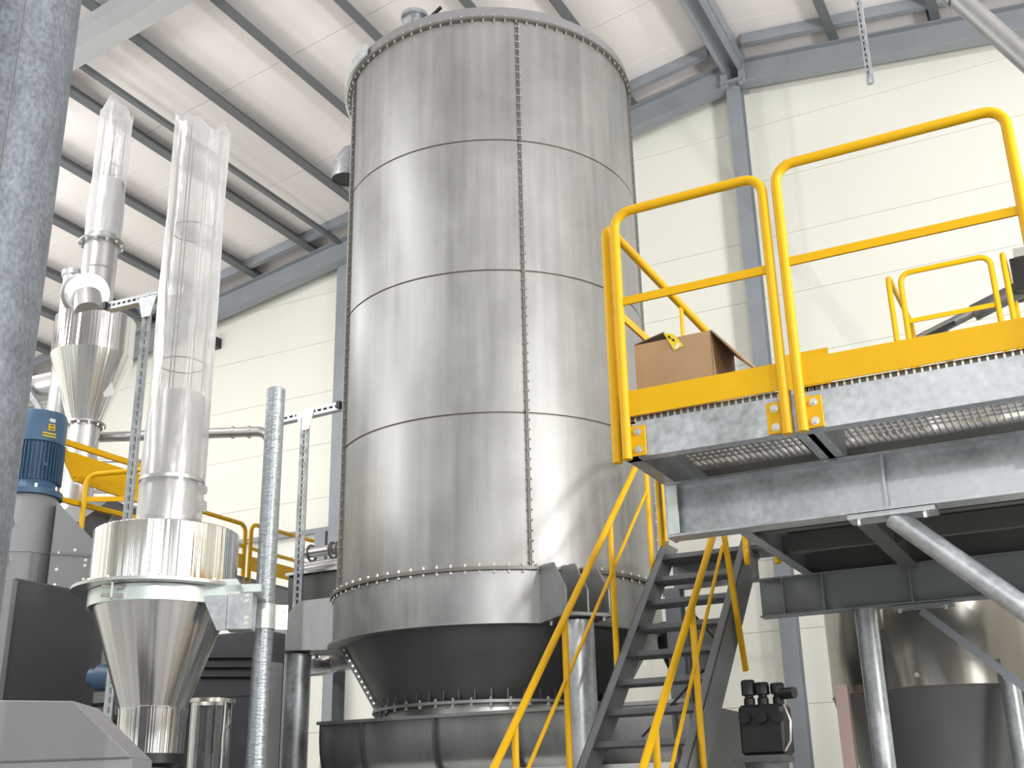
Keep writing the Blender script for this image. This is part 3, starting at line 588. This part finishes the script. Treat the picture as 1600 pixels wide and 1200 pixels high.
# zinc clamp band around the cone top and its arm to the pole
cl = thing('clamp_band', (NC[0], NC[1], 2.87), 'bright zinc clamp band with arm holding the near cyclone to the pole', 'clamp')
MB().lathe([(.42, 2.79), (.432, 2.79), (.432, 2.884), (.42, 2.884)], NC, 64, closed=True).build('band', zinc, cl)
b = MB(); va = toview(NC); sa = Vector((-va.y, va.x, 0))
lug0 = Vector((NC[0], NC[1], 0)) + va * .43 - sa * .25
lug0 = Vector((NC[0], NC[1], 0)) + va * .36 + Vector((va.y, -va.x, 0)) * .28
for dz in (2.81, 2.862): MB().cyl(lug0 + va * .03 - sa * -.06 + Vector((0, 0, dz)), lug0 + va * .03 - sa * .06 + Vector((0, 0, dz)), .011, n=10).build('clamp_bolt', chrome, cl)
MB().box(lug0 + va * .03 + Vector((0, 0, 2.837)), (.012, .07, .09), (sa, va, Vector((0, 0, 1)))).build('lug', zinc, cl)
PO = Vector((-4.633, 5.671, 0)); NCv = Vector((NC[0], NC[1], 0)); ad = (PO - NCv).normalized(); an = Vector((ad.y, -ad.x, 0))
tv = Vector((.889, .449, 0)); tn = Vector((.449, -.889, 0)); g0 = Vector((-4.877, 5.164, 0))
MB().prism([g0 + Vector((0, 0, 2.92)), g0 + tv * .35 + Vector((0, 0, 2.925)), g0 + tv * .40 + Vector((0, 0, 2.855)), g0 + tv * .35 + Vector((0, 0, 2.83)), g0 + Vector((0, 0, 2.825))], -tn * .012).build('arm_plate', zinc, cl, smooth=0)
MB().prism([g0 + tv * .15 + Vector((0, 0, 2.828)), g0 + tv * .30 + Vector((0, 0, 2.828)), g0 + tv * .30 + Vector((0, 0, 2.625)), g0 + tv * .25 + Vector((0, 0, 2.625))], -tn * .014).build('gusset', galv, cl, smooth=0)
MB().box(g0 + tv * .375 - tn * .06 + Vector((0, 0, 2.735)), (.15, .12, .215), (tv, tn, Vector((0, 0, 1)))).build('arm_block', galv, cl, bevel=.004)
MB().box(g0 + tv * .39 - tn * .05 + Vector((0, 0, 2.868)), (.22, .10, .05), (tv, tn, Vector((0, 0, 1)))).build('arm_cap', zinc, cl, bevel=.004)
for dz in (2.66, 2.69, 2.79, 2.82): bolt('bolt', g0 + tv * .42 + tn * .001 + Vector((0, 0, dz)), tn, .011, cl, .02)
pl = thing('support_pole', PO, 'tall free-standing galvanised pole beside the near cyclone', 'pole')
MB().lathe([(.06, 0), (.06, 4.235), (.05, 4.242), (.05, 4.2)], PO, 32).build('pole_tube', galv_spiral, pl)
MB().box(PO + Vector((0, 0, .01)), (.25, .25, .02)).build('base_plate', galv, pl)
o = MB().lathe([(.062, 2.675), (.074, 2.675), (.074, 2.825), (.062, 2.825)], PO, 32, closed=True).build('pipe_clamp', zinc, pl)
pv = toview(PO); ps = Vector((-pv.y, pv.x, 0))
MB().box(PO + ps * .105 + Vector((0, 0, 2.75)), (.075, .012, .15), (ps, pv, Vector((0, 0, 1)))).build('clamp_ear', zinc, o)
MB().box(PO - ps * .10 + Vector((0, 0, 2.75)), (.06, .02, .13), (ps, pv, Vector((0, 0, 1)))).build('clamp_ear', zinc, o)
for dz in (2.71, 2.79):
    bolt('bolt', PO + ps * .115 + pv * .008 + Vector((0, 0, dz)), pv, .012, o, .02); bolt('bolt', PO - ps * .11 + pv * .012 + Vector((0, 0, dz)), pv, .012, o, .02)
# slotted strut frames
def strut_frame(base, zt, arm_a, arm_b, label, w=.052, k=1.0):
    base = Vector(base); t = thing('strut_post', (base.x, base.y, 0), label, 'strut'); f = Vector((-base.x * .6, -base.y, 0)).normalized()
    strut_mesh((base.x, base.y, 0), (base.x, base.y, zt), f, w=w).build('upright', galv, t, smooth=0)
    sd = Vector((-f.y, f.x, 0)); sq = Vector((base.x, base.y, 0)) + sd * (-w / 2 - .002) - f * .03; strut_mesh(sq, sq + Vector((0, 0, zt - .02)), -sd, w=.055 * k, d=.03).build('upright', galv, t, smooth=0)
    arm_a, arm_b = Vector(arm_a), Vector(arm_b); strut_mesh(arm_a, arm_b, f, w=.06 * k, d=.06 * k, pitch=.05 * k).build('arm', galv, t, smooth=0)
    MB().box(arm_b, (.03 * k, .055 * k, .055 * k)).build('arm_end_cap', black, t)
    p = Vector((base.x, base.y, zt - .08)) + f * .012; s = (arm_b - arm_a).normalized(); u = Vector((0, 0, 1))
    MB().prism([p - s * .09 * k + u * .10 * k, p + s * .09 * k + u * .10 * k, p + s * .04 * k - u * .06 * k, p - s * .04 * k - u * .06 * k], f * .006).build('gusset', galv, t, smooth=0)
    MB().bx(base.x - .1, base.x + .1, base.y - .1, base.y + .1, 0, .01).build('base_plate', galv, t)
strut_frame((-5.79, 5.60), 5.12, (-5.45, 5.60, 5.13), (-6.20, 5.60, 5.16), 'slotted strut post behind the near duct with an arm pointing left')
strut_frame((-6.535, 8.45), 5.20, (-6.86, 8.44, 5.205), (-6.13, 8.44, 5.225), 'slotted strut post beside the silo with an arm at its top', w=.075, k=1.25)

# ------------------------------------------------------------------ far cyclone
FC = (-8.20, 7.30)
fc = thing('cyclone_separator', (FC[0], FC[1], 0), 'far cyclone with a sharp ribbed cone, behind the blue motor', 'cyclone')
MB().lathe([(.30, 6.12), (.37, 6.10), (.37, 5.72)], FC, 40).build('drum', bright, fc, smooth=35)
MB().lathe([(.374, 5.72), (.364, 5.69), (.15, 5.07)], FC, 40).build('cone', bright, fc, smooth=35)
o = MB().lathe([(.12, 5.045), (.19, 5.045), (.19, 5.067), (.12, 5.067)], FC, 40, closed=True).build('cone_flange', girder_m, fc)
for k in range(12): a = 2 * PI * k / 12; p = Vector((FC[0] + .172 * math.cos(a), FC[1] + .172 * math.sin(a), 5.045)); bolt('bolt', p, (0, 0, -1), .012, o, .02)
MB().lathe([(.145, 5.045), (.145, 3.3)], FC, 32).build('outlet_pipe', dull_ss, fc)
DC = (FC[0] - .02, FC[1] - .02)
MB().lathe([(.16, 6.10), (.16, 7.22), (.155, 7.62)], DC, 40).build('duct', dull_ss, fc)
o = MB().lathe([(.15, 6.92), (.215, 6.92), (.215, 6.942), (.15, 6.942)], DC, 40, closed=True).build('duct_flange', girder_m, fc)
for k in range(12): a = 2 * PI * k / 12; p = Vector((DC[0] + .195 * math.cos(a), DC[1] + .195 * math.sin(a), 6.92)); bolt('bolt', p, (0, 0, -1), .012, o, .02)
MB().lathe([(.16, 6.62), (.166, 6.63), (.16, 6.64)], DC, 40).build('weld_bead', dull_ss, fc)
ev = Vector((.62, -.40, -.25)).normalized(); p = Vector((DC[0] - .02, DC[1] - .1, 6.36))
MB().cyl(p - ev * .12, p + ev * .16, .19, n=40).build('side_inlet', dull_ss, fc)
MB().cyl(p - ev * .16, p - ev * .12, .215, n=40).build('inlet_flange', girder_m, fc)
MB().cyl(p + ev * .16 + Vector((0, 0, -.05)), p + ev * .30 + Vector((0.0, 0, -.22)), .13, n=32).build('inlet_spout', dull_ss, fc)
cage(DC[0], DC[1], 7.55, 8.3, .12, (7.78,), fc, 6)
bag('film_wrap', DC[0], DC[1], 7.0, 8.47, .172, .150, 'clear plastic film wrap', fc, 11, 32, 36)
va = toview(FC); sa = Vector((-va.y, va.x, 0)); q = Vector((FC[0], FC[1], 5.36))
MB().box(q + va * .195 + sa * .17, (.10, .006, .13), (sa * .9 + Vector((0, 0, .35)), va, Vector((0, 0, .95)) - sa * .3)).build('data_plate', dull_ss, fc)
q = Vector((FC[0], FC[1], 0)) - va * .21; MB().cyl(q, q + Vector((0, 0, 5.5)), .06, n=16).build('support_leg', frame_m, fc)
t = thing('riser_pipe', (-8.72, 7.42, 0), 'pale steel riser pipe behind the far cyclone', 'pipe')
MB().cyl((-8.72, 7.42, 0), (-8.72, 7.42, 6.75), .10, n=28).build('pipe_barrel', dull_ss, t); MB().lathe([(.1, 6.75), (.12, 6.75), (.12, 6.8), (.1, 6.8)], (-8.72, 7.42), 28, closed=True).build('pipe_collar', dull_ss, t)
t = thing('steel_duct', (-9.8, 8.1, 0), 'horizontal steel duct behind the blue motor with a brace rod', 'duct')
MB().cyl((-10.9, 7.68, 5.757), (-9.2, 8.395, 6.12), .155, n=32).build('duct_barrel', dull_ss, t)
MB().cyl((-10.10, 8.01, 5.928), (-10.06, 8.03, 5.937), .175, n=32).build('duct_flange', galv, t)
MB().cyl((-9.86, 7.82, 6.07), (-9.69, 8.10, 5.62), .035, n=12).build('brace_rod', galv, t); MB().cyl((-9.3, 8.36, 0), (-9.3, 8.36, 6.0), .06, n=14).build('support_leg', frame_m, t)
t = thing('thin_pipe_run', (-8.6, 9.0, 0), 'thin steel pipe run between the far cyclone and the strut post', 'pipe')
for z, r, yy in ((4.93, .02, 8.2), (4.72, .045, 8.6), (4.55, .06, 8.6)): MB().cyl((-9.6, yy - .3, z + .15), (-8.05, yy + .22, z + .04), r, n=14).build('pipe_barrel', dull_ss, t)
MB().bx(-8.4, -8.32, 8.7, 8.78, 0, 4.6).build('support_leg', frame_m, t)

# ------------------------------------------------------------------ big foreground pipe at the left edge
PC = (-3.245, 2.37)
t = thing('vertical_pipe', (PC[0], PC[1], 0), 'large mottled galvanised pipe down the left edge, closest to the viewer', 'pipe')
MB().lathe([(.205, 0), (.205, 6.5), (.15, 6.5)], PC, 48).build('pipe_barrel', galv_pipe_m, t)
va = toview(PC); sa = Vector((-va.y, va.x, 0)); q = Vector((PC[0], PC[1], 0)) + va * .2035 + sa * .012
MB().bar(q + Vector((0, 0, 1.4)), q + Vector((0, 0, 6.4)), .004, .004).build('seam', silo_dark, t)

# ------------------------------------------------------------------ blue motor on its stand, machine bodies at left
mo = (-7.02, 5.83)
t = thing('electric_motor', (mo[0], mo[1], 3.86), 'large blue finned motor standing upright at the left edge', 'motor')
MB().lathe([(.18, 3.86), (.22, 3.86), (.22, 3.90), (.195, 3.92), (.175, 3.97), (.172, 4.26), (.195, 4.27), (.195, 4.45), (.185, 4.51), (.10, 4.53), (.001, 4.53)], mo, 48).build('housing', blue, t)
for k in range(44): a = 2 * PI * k / 44; er = Vector((math.cos(a), math.sin(a), 0)); et = Vector((-er.y, er.x, 0)); MB().box(Vector((mo[0], mo[1], 4.115)) + er * .185, (.03, .006, .29), (er, et, Vector((0, 0, 1)))).build('cooling_fin', blue, t, smooth=0)
va = toview(mo); sa = Vector((-va.y, va.x, 0))
def on_motor(ang, z, r=.197): d_ = (va * math.cos(ang) + sa * math.sin(ang)); return Vector((mo[0], mo[1], z)) + d_ * r, d_
for ang, z, h, w_, m_ in ((.42, 4.43, .028, .045, label_w), (.42, 4.375, .05, .05, label_y), (.36, 4.325, .012, .10, label_y), (.36, 4.303, .010, .10, label_y)):
    p, d_ = on_motor(ang, z); MB().box(p, (w_, .004, h), (Vector((-d_.y, d_.x, 0)), d_, Vector((0, 0, 1)))).build('warning_label', m_, t)
for k in (-.012, .012):
    p, d_ = on_motor(.42, 4.375 + k, .2005); MB().box(p, (.032, .002, .008), (Vector((-d_.y, d_.x, 0)), d_, Vector((0, 0, 1)))).build('label_print', black, t)
p, d_ = on_motor(.32, 4.08, .205); MB().cyl(p, p + d_ * .01, .012, n=12).build('plug', blue, t)
for k in range(8): a = 2 * PI * k / 8 + .2; bolt('bolt', (mo[0] + .207 * math.cos(a), mo[1] + .207 * math.sin(a), 3.90), (0, 0, 1), .011, t, .03)
MB().cyl((mo[0], mo[1], 4.53), (mo[0], mo[1], 4.56), .03, n=12).build('lifting_eye', blue, t)
t = thing('motor_stand', (mo[0], mo[1], 3.16), 'grey cylindrical stand carrying the blue motor', 'stand')
MB().lathe([(.20, 3.162), (.20, 3.84), (.19, 3.858), (.001, 3.858)], mo, 48).build('stand_shell', mid_grey, t)
MB().lathe([(.202, 3.42), (.206, 3.425), (.202, 3.43)], mo, 48).build('weld_bead', mid_grey, t)
for ang in (.28, .62): p, d_ = on_motor(ang, 3.29, .205); MB().box(p, (.014, .014, .25), (Vector((-d_.y, d_.x, 0)), d_, Vector((0, 0, 1)))).build('door_edge', pale_grey, t)
for z_ in (3.64, 3.36):
    h0, h1 = Vector((-7.10, 5.60, z_)), Vector((-6.95, 5.655, z_)); MB().cyl(h0, h1, .03, n=14).build('hose_stub', chrome, t); MB().cyl(h0 + (h1 - h0) * .35, h0 + (h1 - h0) * .6, .045, n=6).build('union_nut', chrome, t); MB().cyl(h1, h1 + Vector((.05, .08, 0)), .02, n=10).build('hose_tail', chrome, t)
t = thing('machine_housing', (-7.1, 5.9, 0), 'dark charcoal machine body at left under the motor stand', 'machine')
MB().bx(-7.9, -6.56, 5.40, 6.14, 0, 3.155).build('body', dark_grey, t, bevel=.01)
MB().bx(-6.558, -6.55, 5.44, 6.10, .3, 2.35).build('access_panel', dark_grey, t); MB().bx(-6.62, -6.53, 5.36, 5.40, 0, 3.13).build('edge_strip', pale_grey, t)
p_ = [Vector((-6.62, 5.72, 3.02)), Vector((-6.62, 5.72, 3.74)), Vector((-6.62, 6.02, 3.46)), Vector((-6.62, 6.02, 3.02))]
t = thing('fan_casing', (-6.7, 5.9, 3.15), 'grey sheet casing with a sloped top beside the motor stand', 'casing')
cs = [Vector((-6.73, 5.82, 3.157)), Vector((-6.73, 5.82, 3.80)), Vector((-6.545, 6.045, 3.52)), Vector((-6.545, 6.045, 3.157))]
dvn = (cs[2] - cs[1]); dvn.z = 0; dvn.normalize(); nn = Vector((-dvn.y, dvn.x, 0))
MB().prism(cs, nn * .22).build('casing_shell', mid_grey, t, smooth=0)
for u, z in ((.05, 3.42), (.05, 3.30), (.24, 3.38), (.24, 3.34), (.24, 3.24), (.05, 3.19), (.16, 3.45)):
    p = cs[0] + dvn * u; p.z = z; bolt('bolt', p - nn * .001, -nn, .008, t, .012)
MB().box(cs[0] + dvn * .15 - nn * .005 + Vector((0, 0, .26)), (.30, .01, .02), (dvn, nn, Vector((0, 0, 1)))).build('joint_strip', pale_grey, t)
q0, q1, q2, q3 = Vector((-4.95, 3.80, 2.15)), Vector((-4.456, 4.089, 2.135)), Vector((-4.241, 4.305, 1.873)), Vector((-4.97, 3.85, 1.86))
dq = Vector((q1.x - q0.x, q1.y - q0.y, 0)).normalized(); nq = Vector((-dq.y, dq.x, 0))
def fl_(v, off=0): u = (v - q0).dot(dq); return Vector((q0.x, q0.y, 0)) + dq * u + Vector((0, 0, v.z)) + nq * off
t = thing('machine_hood', (-4.5, 4.1, 0), 'pale grey chamfered machine hood in the lower left corner', 'machine')
MB().prism([fl_(q0), fl_(q1), fl_(q2), fl_(q3)], nq * .42).build('hood_shell', pale_grey, t, bevel=.006)
MB().prism([fl_(q3, .02), fl_(q2, .02), Vector((*fl_(q2, .02).xy, 0)), Vector((*fl_(q3, .02).xy, 0))], nq * .38).build('base', mid_grey, t)
# small blue motor and gear unit behind the cone
t = thing('gear_motor', (-6.17, 5.98, 0), 'small blue motor low between the machine body and the cone', 'motor')
MB().cyl((-6.26, 5.93, 2.52), (-6.08, 6.0, 2.50), .085, n=24).build('housing', blue, t); MB().cyl((-6.27, 5.925, 2.52), (-6.31, 5.91, 2.525), .06, n=20).build('fan_cover', blue, t)
MB().bx(-6.24, -6.10, 5.93, 6.06, 2.60, 2.88).build('bracket', mid_grey, t); MB().bx(-6.27, -6.05, 5.92, 6.08, 2.26, 2.42).build('gearbox', mid_grey, t); MB().bx(-6.28, -6.02, 5.94, 6.1, 0, 2.26).build('pedestal', dark_grey, t)
for k in range(3): MB().bx(-6.26, -6.06, 5.90, 5.93, 2.20 + k * .06, 2.225 + k * .06).build('slat', black, t)
# cabinets behind the cone
t = thing('control_cabinet', (-5.8, 7.1, 0), 'dark machine cabinet behind the near cyclone and pole', 'cabinet')
MB().bx(-6.6, -5.72, 7.0, 7.28, 0, 2.93).build('body', dark_grey, t, bevel=.01)
MB().bx(-5.72, -5.715, 7.04, 7.25, .3, 2.7).build('panel', mid_grey, t)
MB().bx(-6.5, -5.8, 6.995, 7.0, 2.45, 2.8).build('panel', dark_grey, t)
for k in range(3): MB().cyl((-6.3, 6.985, 2.76 - k * .07), (-5.73, 6.985, 2.72 - k * .07), .014, n=8).build('cable', black, t)
# clear pipe with a red hose
GC = (-5.335, 6.03)
t = thing('sight_tube', (GC[0], GC[1], 0), 'clear acrylic sight tube at the bottom, right of the near cone outlet', 'tube')
MB().lathe([(.143, .8), (.143, 2.30), (.15, 2.305)], GC, 40).build('tube_wall', acrylic, t)
MB().lathe([(.146, 2.30), (.16, 2.30), (.16, 2.325), (.146, 2.325)], GC, 40, closed=True).build('top_ring', chrome, t)
MB().lathe([(.12, .8), (.12, 1.98), (.001, 1.99)], GC, 32).build('core', dark_grey, t); MB().cyl((GC[0] - .03, GC[1] - .125, .8), (GC[0] - .03, GC[1] - .125, 1.98), .008, n=8).build('hose', red, t)
MB().lathe([(.2, 0), (.2, .8), (.12, .8)], GC, 32).build('base', dark_grey, t)

# ------------------------------------------------------------------ far yellow rails and hopper at left
def yrail(label, pts, mids, toe=None, r=.024):
    t = thing('guard_rail', pts[0], label, 'railing')
    MB().tube(fillet(pts, .09), r, 12).build('hoop', yellow, t, smooth=60)
    for a, b in mids: MB().bar(a, b, .012, .04).build('mid_rail', yellow, t, smooth=0)
    if toe: MB().bar(toe[0], toe[1], .008, .16).build('toe_board', yellow, t, smooth=0)
X = -8.5
yrail('distant yellow guard rail ending between the near drum and the pole', [(X, 8.0, 4.69), (X, 10.0, 4.69), (X, 10.0, 3.9)], [((X, 8.0, 4.44), (X, 10.0, 4.44))], ((X, 8.0, 4.27), (X, 9.98, 4.27)))
yrail('distant yellow guard rail passing behind the pole', [(X, 10.1, 3.9), (X, 10.1, 4.72), (X, 11.25, 4.74)], [((X, 10.1, 4.44), (X, 11.2, 4.44))], ((X, 10.12, 4.27), (X, 11.2, 4.27)))
t = thing('rear_gangway', (X, 10, 0), 'distant gangway with steel deck behind the near drum', 'gangway')
MB().bx(-9.5, -8.48, 7.9, 11.3, 4.06, 4.1).build('deck', deck_m, t); MB().bx(-8.56, -8.48, 7.9, 11.3, 3.88, 4.06).build('edge_channel', frame_m, t)
for yy in (8.1, 11.1): MB().bx(-8.6, -8.5, yy - .05, yy + .05, 0, 3.88).build('post', frame_m, t)
X = -7.4
t = thing('guard_rail', (X, 6.7, 4.0), 'yellow guard frame with a yellow hopper panel behind the blue motor', 'railing')
MB().bar((X, 6.29, 4.523), (X, 7.55, 4.53), .037, .045).build('top_rail', yellow, t); MB().bar((X, 6.29, 4.042), (X, 7.55, 4.064), .037, .04).build('bottom_rail', yellow, t); MB().bar((X, 6.312, 4.012), (X, 6.312, 4.545), .037, .045, up=(0, 1, 0)).build('post', yellow, t)
MB().prism([(X - .07, 6.423, 4.486), (X - .07, 7.548, 4.486), (X - .07, 7.548, 4.249), (X - .07, 6.571, 4.279)], (-.01, 0, 0)).build('hopper_panel', yellow, t, smooth=0)
MB().bar((X - .04, 6.571, 4.257), (X - .04, 7.548, 4.22), .022, .037).build('hopper_lip', yellow, t); MB().bar((X - .04, 6.44, 4.49), (X - .04, 6.571, 4.257), .022, .03).build('hopper_lip', yellow, t)
yrail('yellow guard rail in front of the hopper panel, left of the strut post', [(-7.326, 6.608, 0.0), (-7.326, 6.608, 4.279), (-6.808, 6.845, 4.316), (-6.586, 6.956, 4.323)], [((-7.326, 6.608, 4.072), (-6.586, 6.956, 4.057))], None, .022)
t = thing('drive_housing', (-7.75, 7.0, 0), 'dark grey machine housing behind the yellow hopper frame', 'machine')
MB().prism([(-7.51, 6.29, 3.45), (-7.51, 7.844, 3.45), (-7.51, 7.844, 4.116), (-7.51, 7.067, 4.205), (-7.51, 6.734, 3.931), (-7.51, 6.29, 3.909)], (-.5, 0, 0)).build('housing', dark_grey, t, smooth=0)
MB().bx(-8.0, -7.52, 6.32, 7.8, 0, 3.45).build('base', dark_grey, t); MB().prism([(-7.505, 6.77, 3.52), (-7.505, 7.8, 3.52), (-7.505, 7.8, 4.0), (-7.505, 7.1, 4.08)], (.015, 0, 0)).build('side_plate', mid_grey, t)
# ------------------------------------------------------------------ pipes between pole and silo
t = thing('bent_pipe', (-7.0, 8.15, 0), 'steel pipe crossing the cream wall and bending down behind the pole', 'pipe')
MB().tube(fillet([(-8.4, 7.5, 5.02), (-6.84, 8.24, 5.03), (-6.80, 8.30, 4.9), (-6.80, 8.30, 2.6)], .22, 8), .048, 16).build('pipe_barrel', dull_ss, t, smooth=60)
for x in (-7.12, -6.98): p = Vector((x, 8.24 + (x + 6.86) * .48, 5.03)); d_ = Vector((1.54, .74, .01)).normalized(); MB().cyl(p - d_ * .012, p + d_ * .012, .06, n=18).build('coupling', dull_ss, t)
MB().cyl((-6.80, 8.30, 0), (-6.80, 8.30, 2.6), .06, n=16).build('pipe_foot', dull_ss, t)
t = thing('pipe_rack', (-6.7, 8.9, 0), 'bundle of bright steel pipes with clamps on a grey duct, left of the silo base', 'pipe')
for z, r, yy in ((3.99, .05, 8.95), (3.86, .03, 8.9), (3.81, .045, 8.85)): MB().cyl((-6.80, yy - .06, z - .02), (-6.18, yy, z), r, n=16).build('pipe_barrel', dull_ss, t)
for x in (-6.75, -6.5, -6.42): MB().tube([(x, 8.92 + .075 * math.cos(2 * PI * k / 20), 3.97 + .075 * math.sin(2 * PI * k / 20)) for k in range(21)], .012, 8).build('pipe_clip', silo_dark, t)
MB().bx(-6.85, -6.15, 8.7, 9.2, 3.36, 3.72).build('duct', deck_m, t, bevel=.01); MB().bx(-6.85, -6.15, 8.66, 9.24, 3.72, 3.745).build('duct_lip', dull_ss, t)
for x in (-6.8, -6.4): MB().bx(x - .04, x + .04, 8.9, 8.98, 0, 3.36).build('support_leg', frame_m, t)
t = thing('foil_duct', (-6.3, 8.6, 2.9), 'crinkled silver foil duct under the left silo bracket', 'duct')
MB().tube([(-6.62, 8.75, 2.90), (-6.4, 8.72, 2.89), (-6.2, 8.74, 2.92), (-6.05, 8.82, 2.94), (-5.95, 8.95, 2.98)], .11, 20).build('hose', foil, t, smooth=60)
t = thing('wall_lamp', (-13.05, 14.25, 9.2), 'small black lamp fitting on the cream wall right of the near film-wrapped duct', 'lamp')
MB().bx(-13.12, -12.98, 14.16, 14.34, 9.26, 9.44).build('lamp_body', black, t); MB().bx(-13.1, -13.0, 14.13, 14.16, 9.28, 9.42).build('lamp_cover', dark_grey, t)

# ------------------------------------------------------------------ tank behind the platform
TC = (-1.40, 10.40)
tk = thing('storage_tank', (TC[0], TC[1], 0), 'stainless tank with a dark cone on legs behind the platform', 'tank')
MB().lathe([(.85, 2.44), (.85, 4.9), (.80, 4.95), (.001, 4.95)], TC, 72).build('shell', tank_m, tk)
MB().lathe([(.852, 2.43), (.858, 2.436), (.852, 2.442)], TC, 72).build('weld_bead', silo_dark, tk)
MB().lathe([(.85, 2.43), (.70, 1.9), (.62, 1.4), (.2, 1.1), (.001, 1.1)], TC, 72).build('cone', cone_m, tk)
for dx, dy, sq in ((-.64, -.68, 1), (.62, -.78, 0), (.62, .78, 0), (-.72, .72, 1)):
    p = Vector((TC[0] + dx, TC[1] + dy, 0))
    if sq: lg = MB().bx(p.x - .05, p.x + .05, p.y - .05, p.y + .05, 0, 2.50).build('leg', pink_refl, tk, label='square steel leg, pink reflection in its colour')
    else: lg = MB().cyl(p, p + Vector((0, 0, 2.45)), .068, n=20).build('leg', galv, tk, label='round galvanised leg')
    q = Vector((TC[0] + dx * .8, TC[1] + dy * .8, 2.5)); MB().bar(q + Vector((0, 0, -.12)), q + Vector((0, 0, .12)), .14, .08, up=(0, 1, 0)).build('leg_pad', cone_m, lg)
MB().bx(-1.74, -1.70, 9.50, 9.53, 2.9, 3.2).build('level_strip', chrome, tk); MB().cyl((-1.42, 9.5, 2.52), (-1.42, 9.6, 2.52), .018, n=14).build('drain_port', chrome, tk)
yrail('small yellow rail hoop on top of the tank, seen over the toe board', [(-1.135, 9.7, 4.95), (-1.135, 9.7, 5.92), (-.40, 9.7, 5.92), (-.40, 9.7, 4.95)], [((-1.13, 9.7, 5.47), (-.40, 9.7, 5.47))], None, .024)
yrail('yellow rail hoop at the left side of the tank top, seen edge on', [(-1.235, 9.7, 4.95), (-1.235, 9.7, 5.93), (-1.235, 10.9, 5.93), (-1.235, 10.9, 4.95)], [], None, .024)
yrail('yellow rail hoop at the right side of the tank top, seen edge on', [(-.30, 9.7, 4.95), (-.30, 9.7, 5.93), (-.30, 10.9, 5.93), (-.30, 10.9, 4.95)], [], None, .024)
t = thing('tank_deck', (-1.2, 10.3, 4.95), 'steel deck with yellow edge on top of the tank', 'deck')
MB().bx(-2.15, -.1, 9.6, 11.1, 4.952, 4.99).build('deck_plate', galv, t); MB().bx(-2.17, -1.80, 9.57, 9.6, 4.99, 5.325).build('toe_board', yellow, t)
t = thing('screw_feeder', (-.7, 10.2, 5.0), 'dark inclined screw feeder tube beside the tank top rail', 'conveyor')
MB().cyl((-1.10, 10.0, 5.40), (-.62, 10.0, 5.56), .045, n=20).build('feeder_spout', girder_m, t); MB().cyl((-.62, 10.0, 5.55), (.25, 10.0, 5.84), .075, n=24).build('feeder_tube', cone_m, t)
MB().bx(-.26, -.05, 9.86, 10.14, 5.62, 5.92).build('feeder_box', black, t); MB().bx(-.22, -.12, 9.8, 9.86, 5.90, 5.98).build('bracket', chrome, t); MB().bx(-.9, -.84, 9.97, 10.03, 4.99, 5.45).build('stand', girder_m, t)
MB().box((-.9, 9.92, 5.42), (.28, .05, .03), (Vector((.95, 0, .31)), Vector((0, 1, 0)), Vector((-.31, 0, .95)))).build('cover', black, t)
# ------------------------------------------------------------------ black pump block at the stair foot
t = thing('pump_block', (-2.1, 7.6, 0), 'black block pump with round valve caps right of the stair', 'pump')
MB().bx(-2.25, -1.96, 7.50, 7.72, 1.90, 2.21).build('body', black, t, bevel=.02)
for x, z in ((-2.19, 2.37), (-2.10, 2.35), (-2.0, 2.34)): MB().lathe([(.036, 2.2), (.036, 2.25), (.028, 2.26), (.028, 2.27), (.046, 2.275), (.046, z - .012), (.038, z), (.001, z)], (x, 7.58), 18).build('valve_cap', black, t)
for x in (-2.2, -2.09, -1.99): MB().cyl((x, 7.50, 2.13), (x, 7.46, 2.13), .038, n=14).build('plug', black, t)
MB().cyl((-1.97, 7.56, 2.27), (-1.88, 7.53, 2.27), .036, n=14).build('plug', black, t)
MB().tube([(-1.955, 7.53, 2.2), (-1.92, 7.51, 2.1), (-1.93, 7.51, 1.98), (-1.97, 7.51, 1.92)], .008, 8).build('cable', chrome, t)
MB().bx(-2.30, -1.98, 7.46, 7.76, 1.86, 1.90).build('base_plate', cone_m, t); MB().lathe([(.14, 1.86), (.11, 1.7), (.11, 0)], (-2.12, 7.61), 24).build('pedestal', cone_m, t)
# items glimpsed between the treads
t = thing('outlet_chute', (-3.15, 9.5, 0), 'dark steel chute seen between the stair treads', 'chute')
MB().lathe([(.26, 3.0), (.26, 2.85), (.12, 2.5), (.12, 2.29)], (-3.15, 9.3), 24).build('hopper', cone_m, t); MB().lathe([(.27, 3.0), (.27, 3.03), (.2, 3.03)], (-3.15, 9.3), 24).build('rim', cone_m, t)
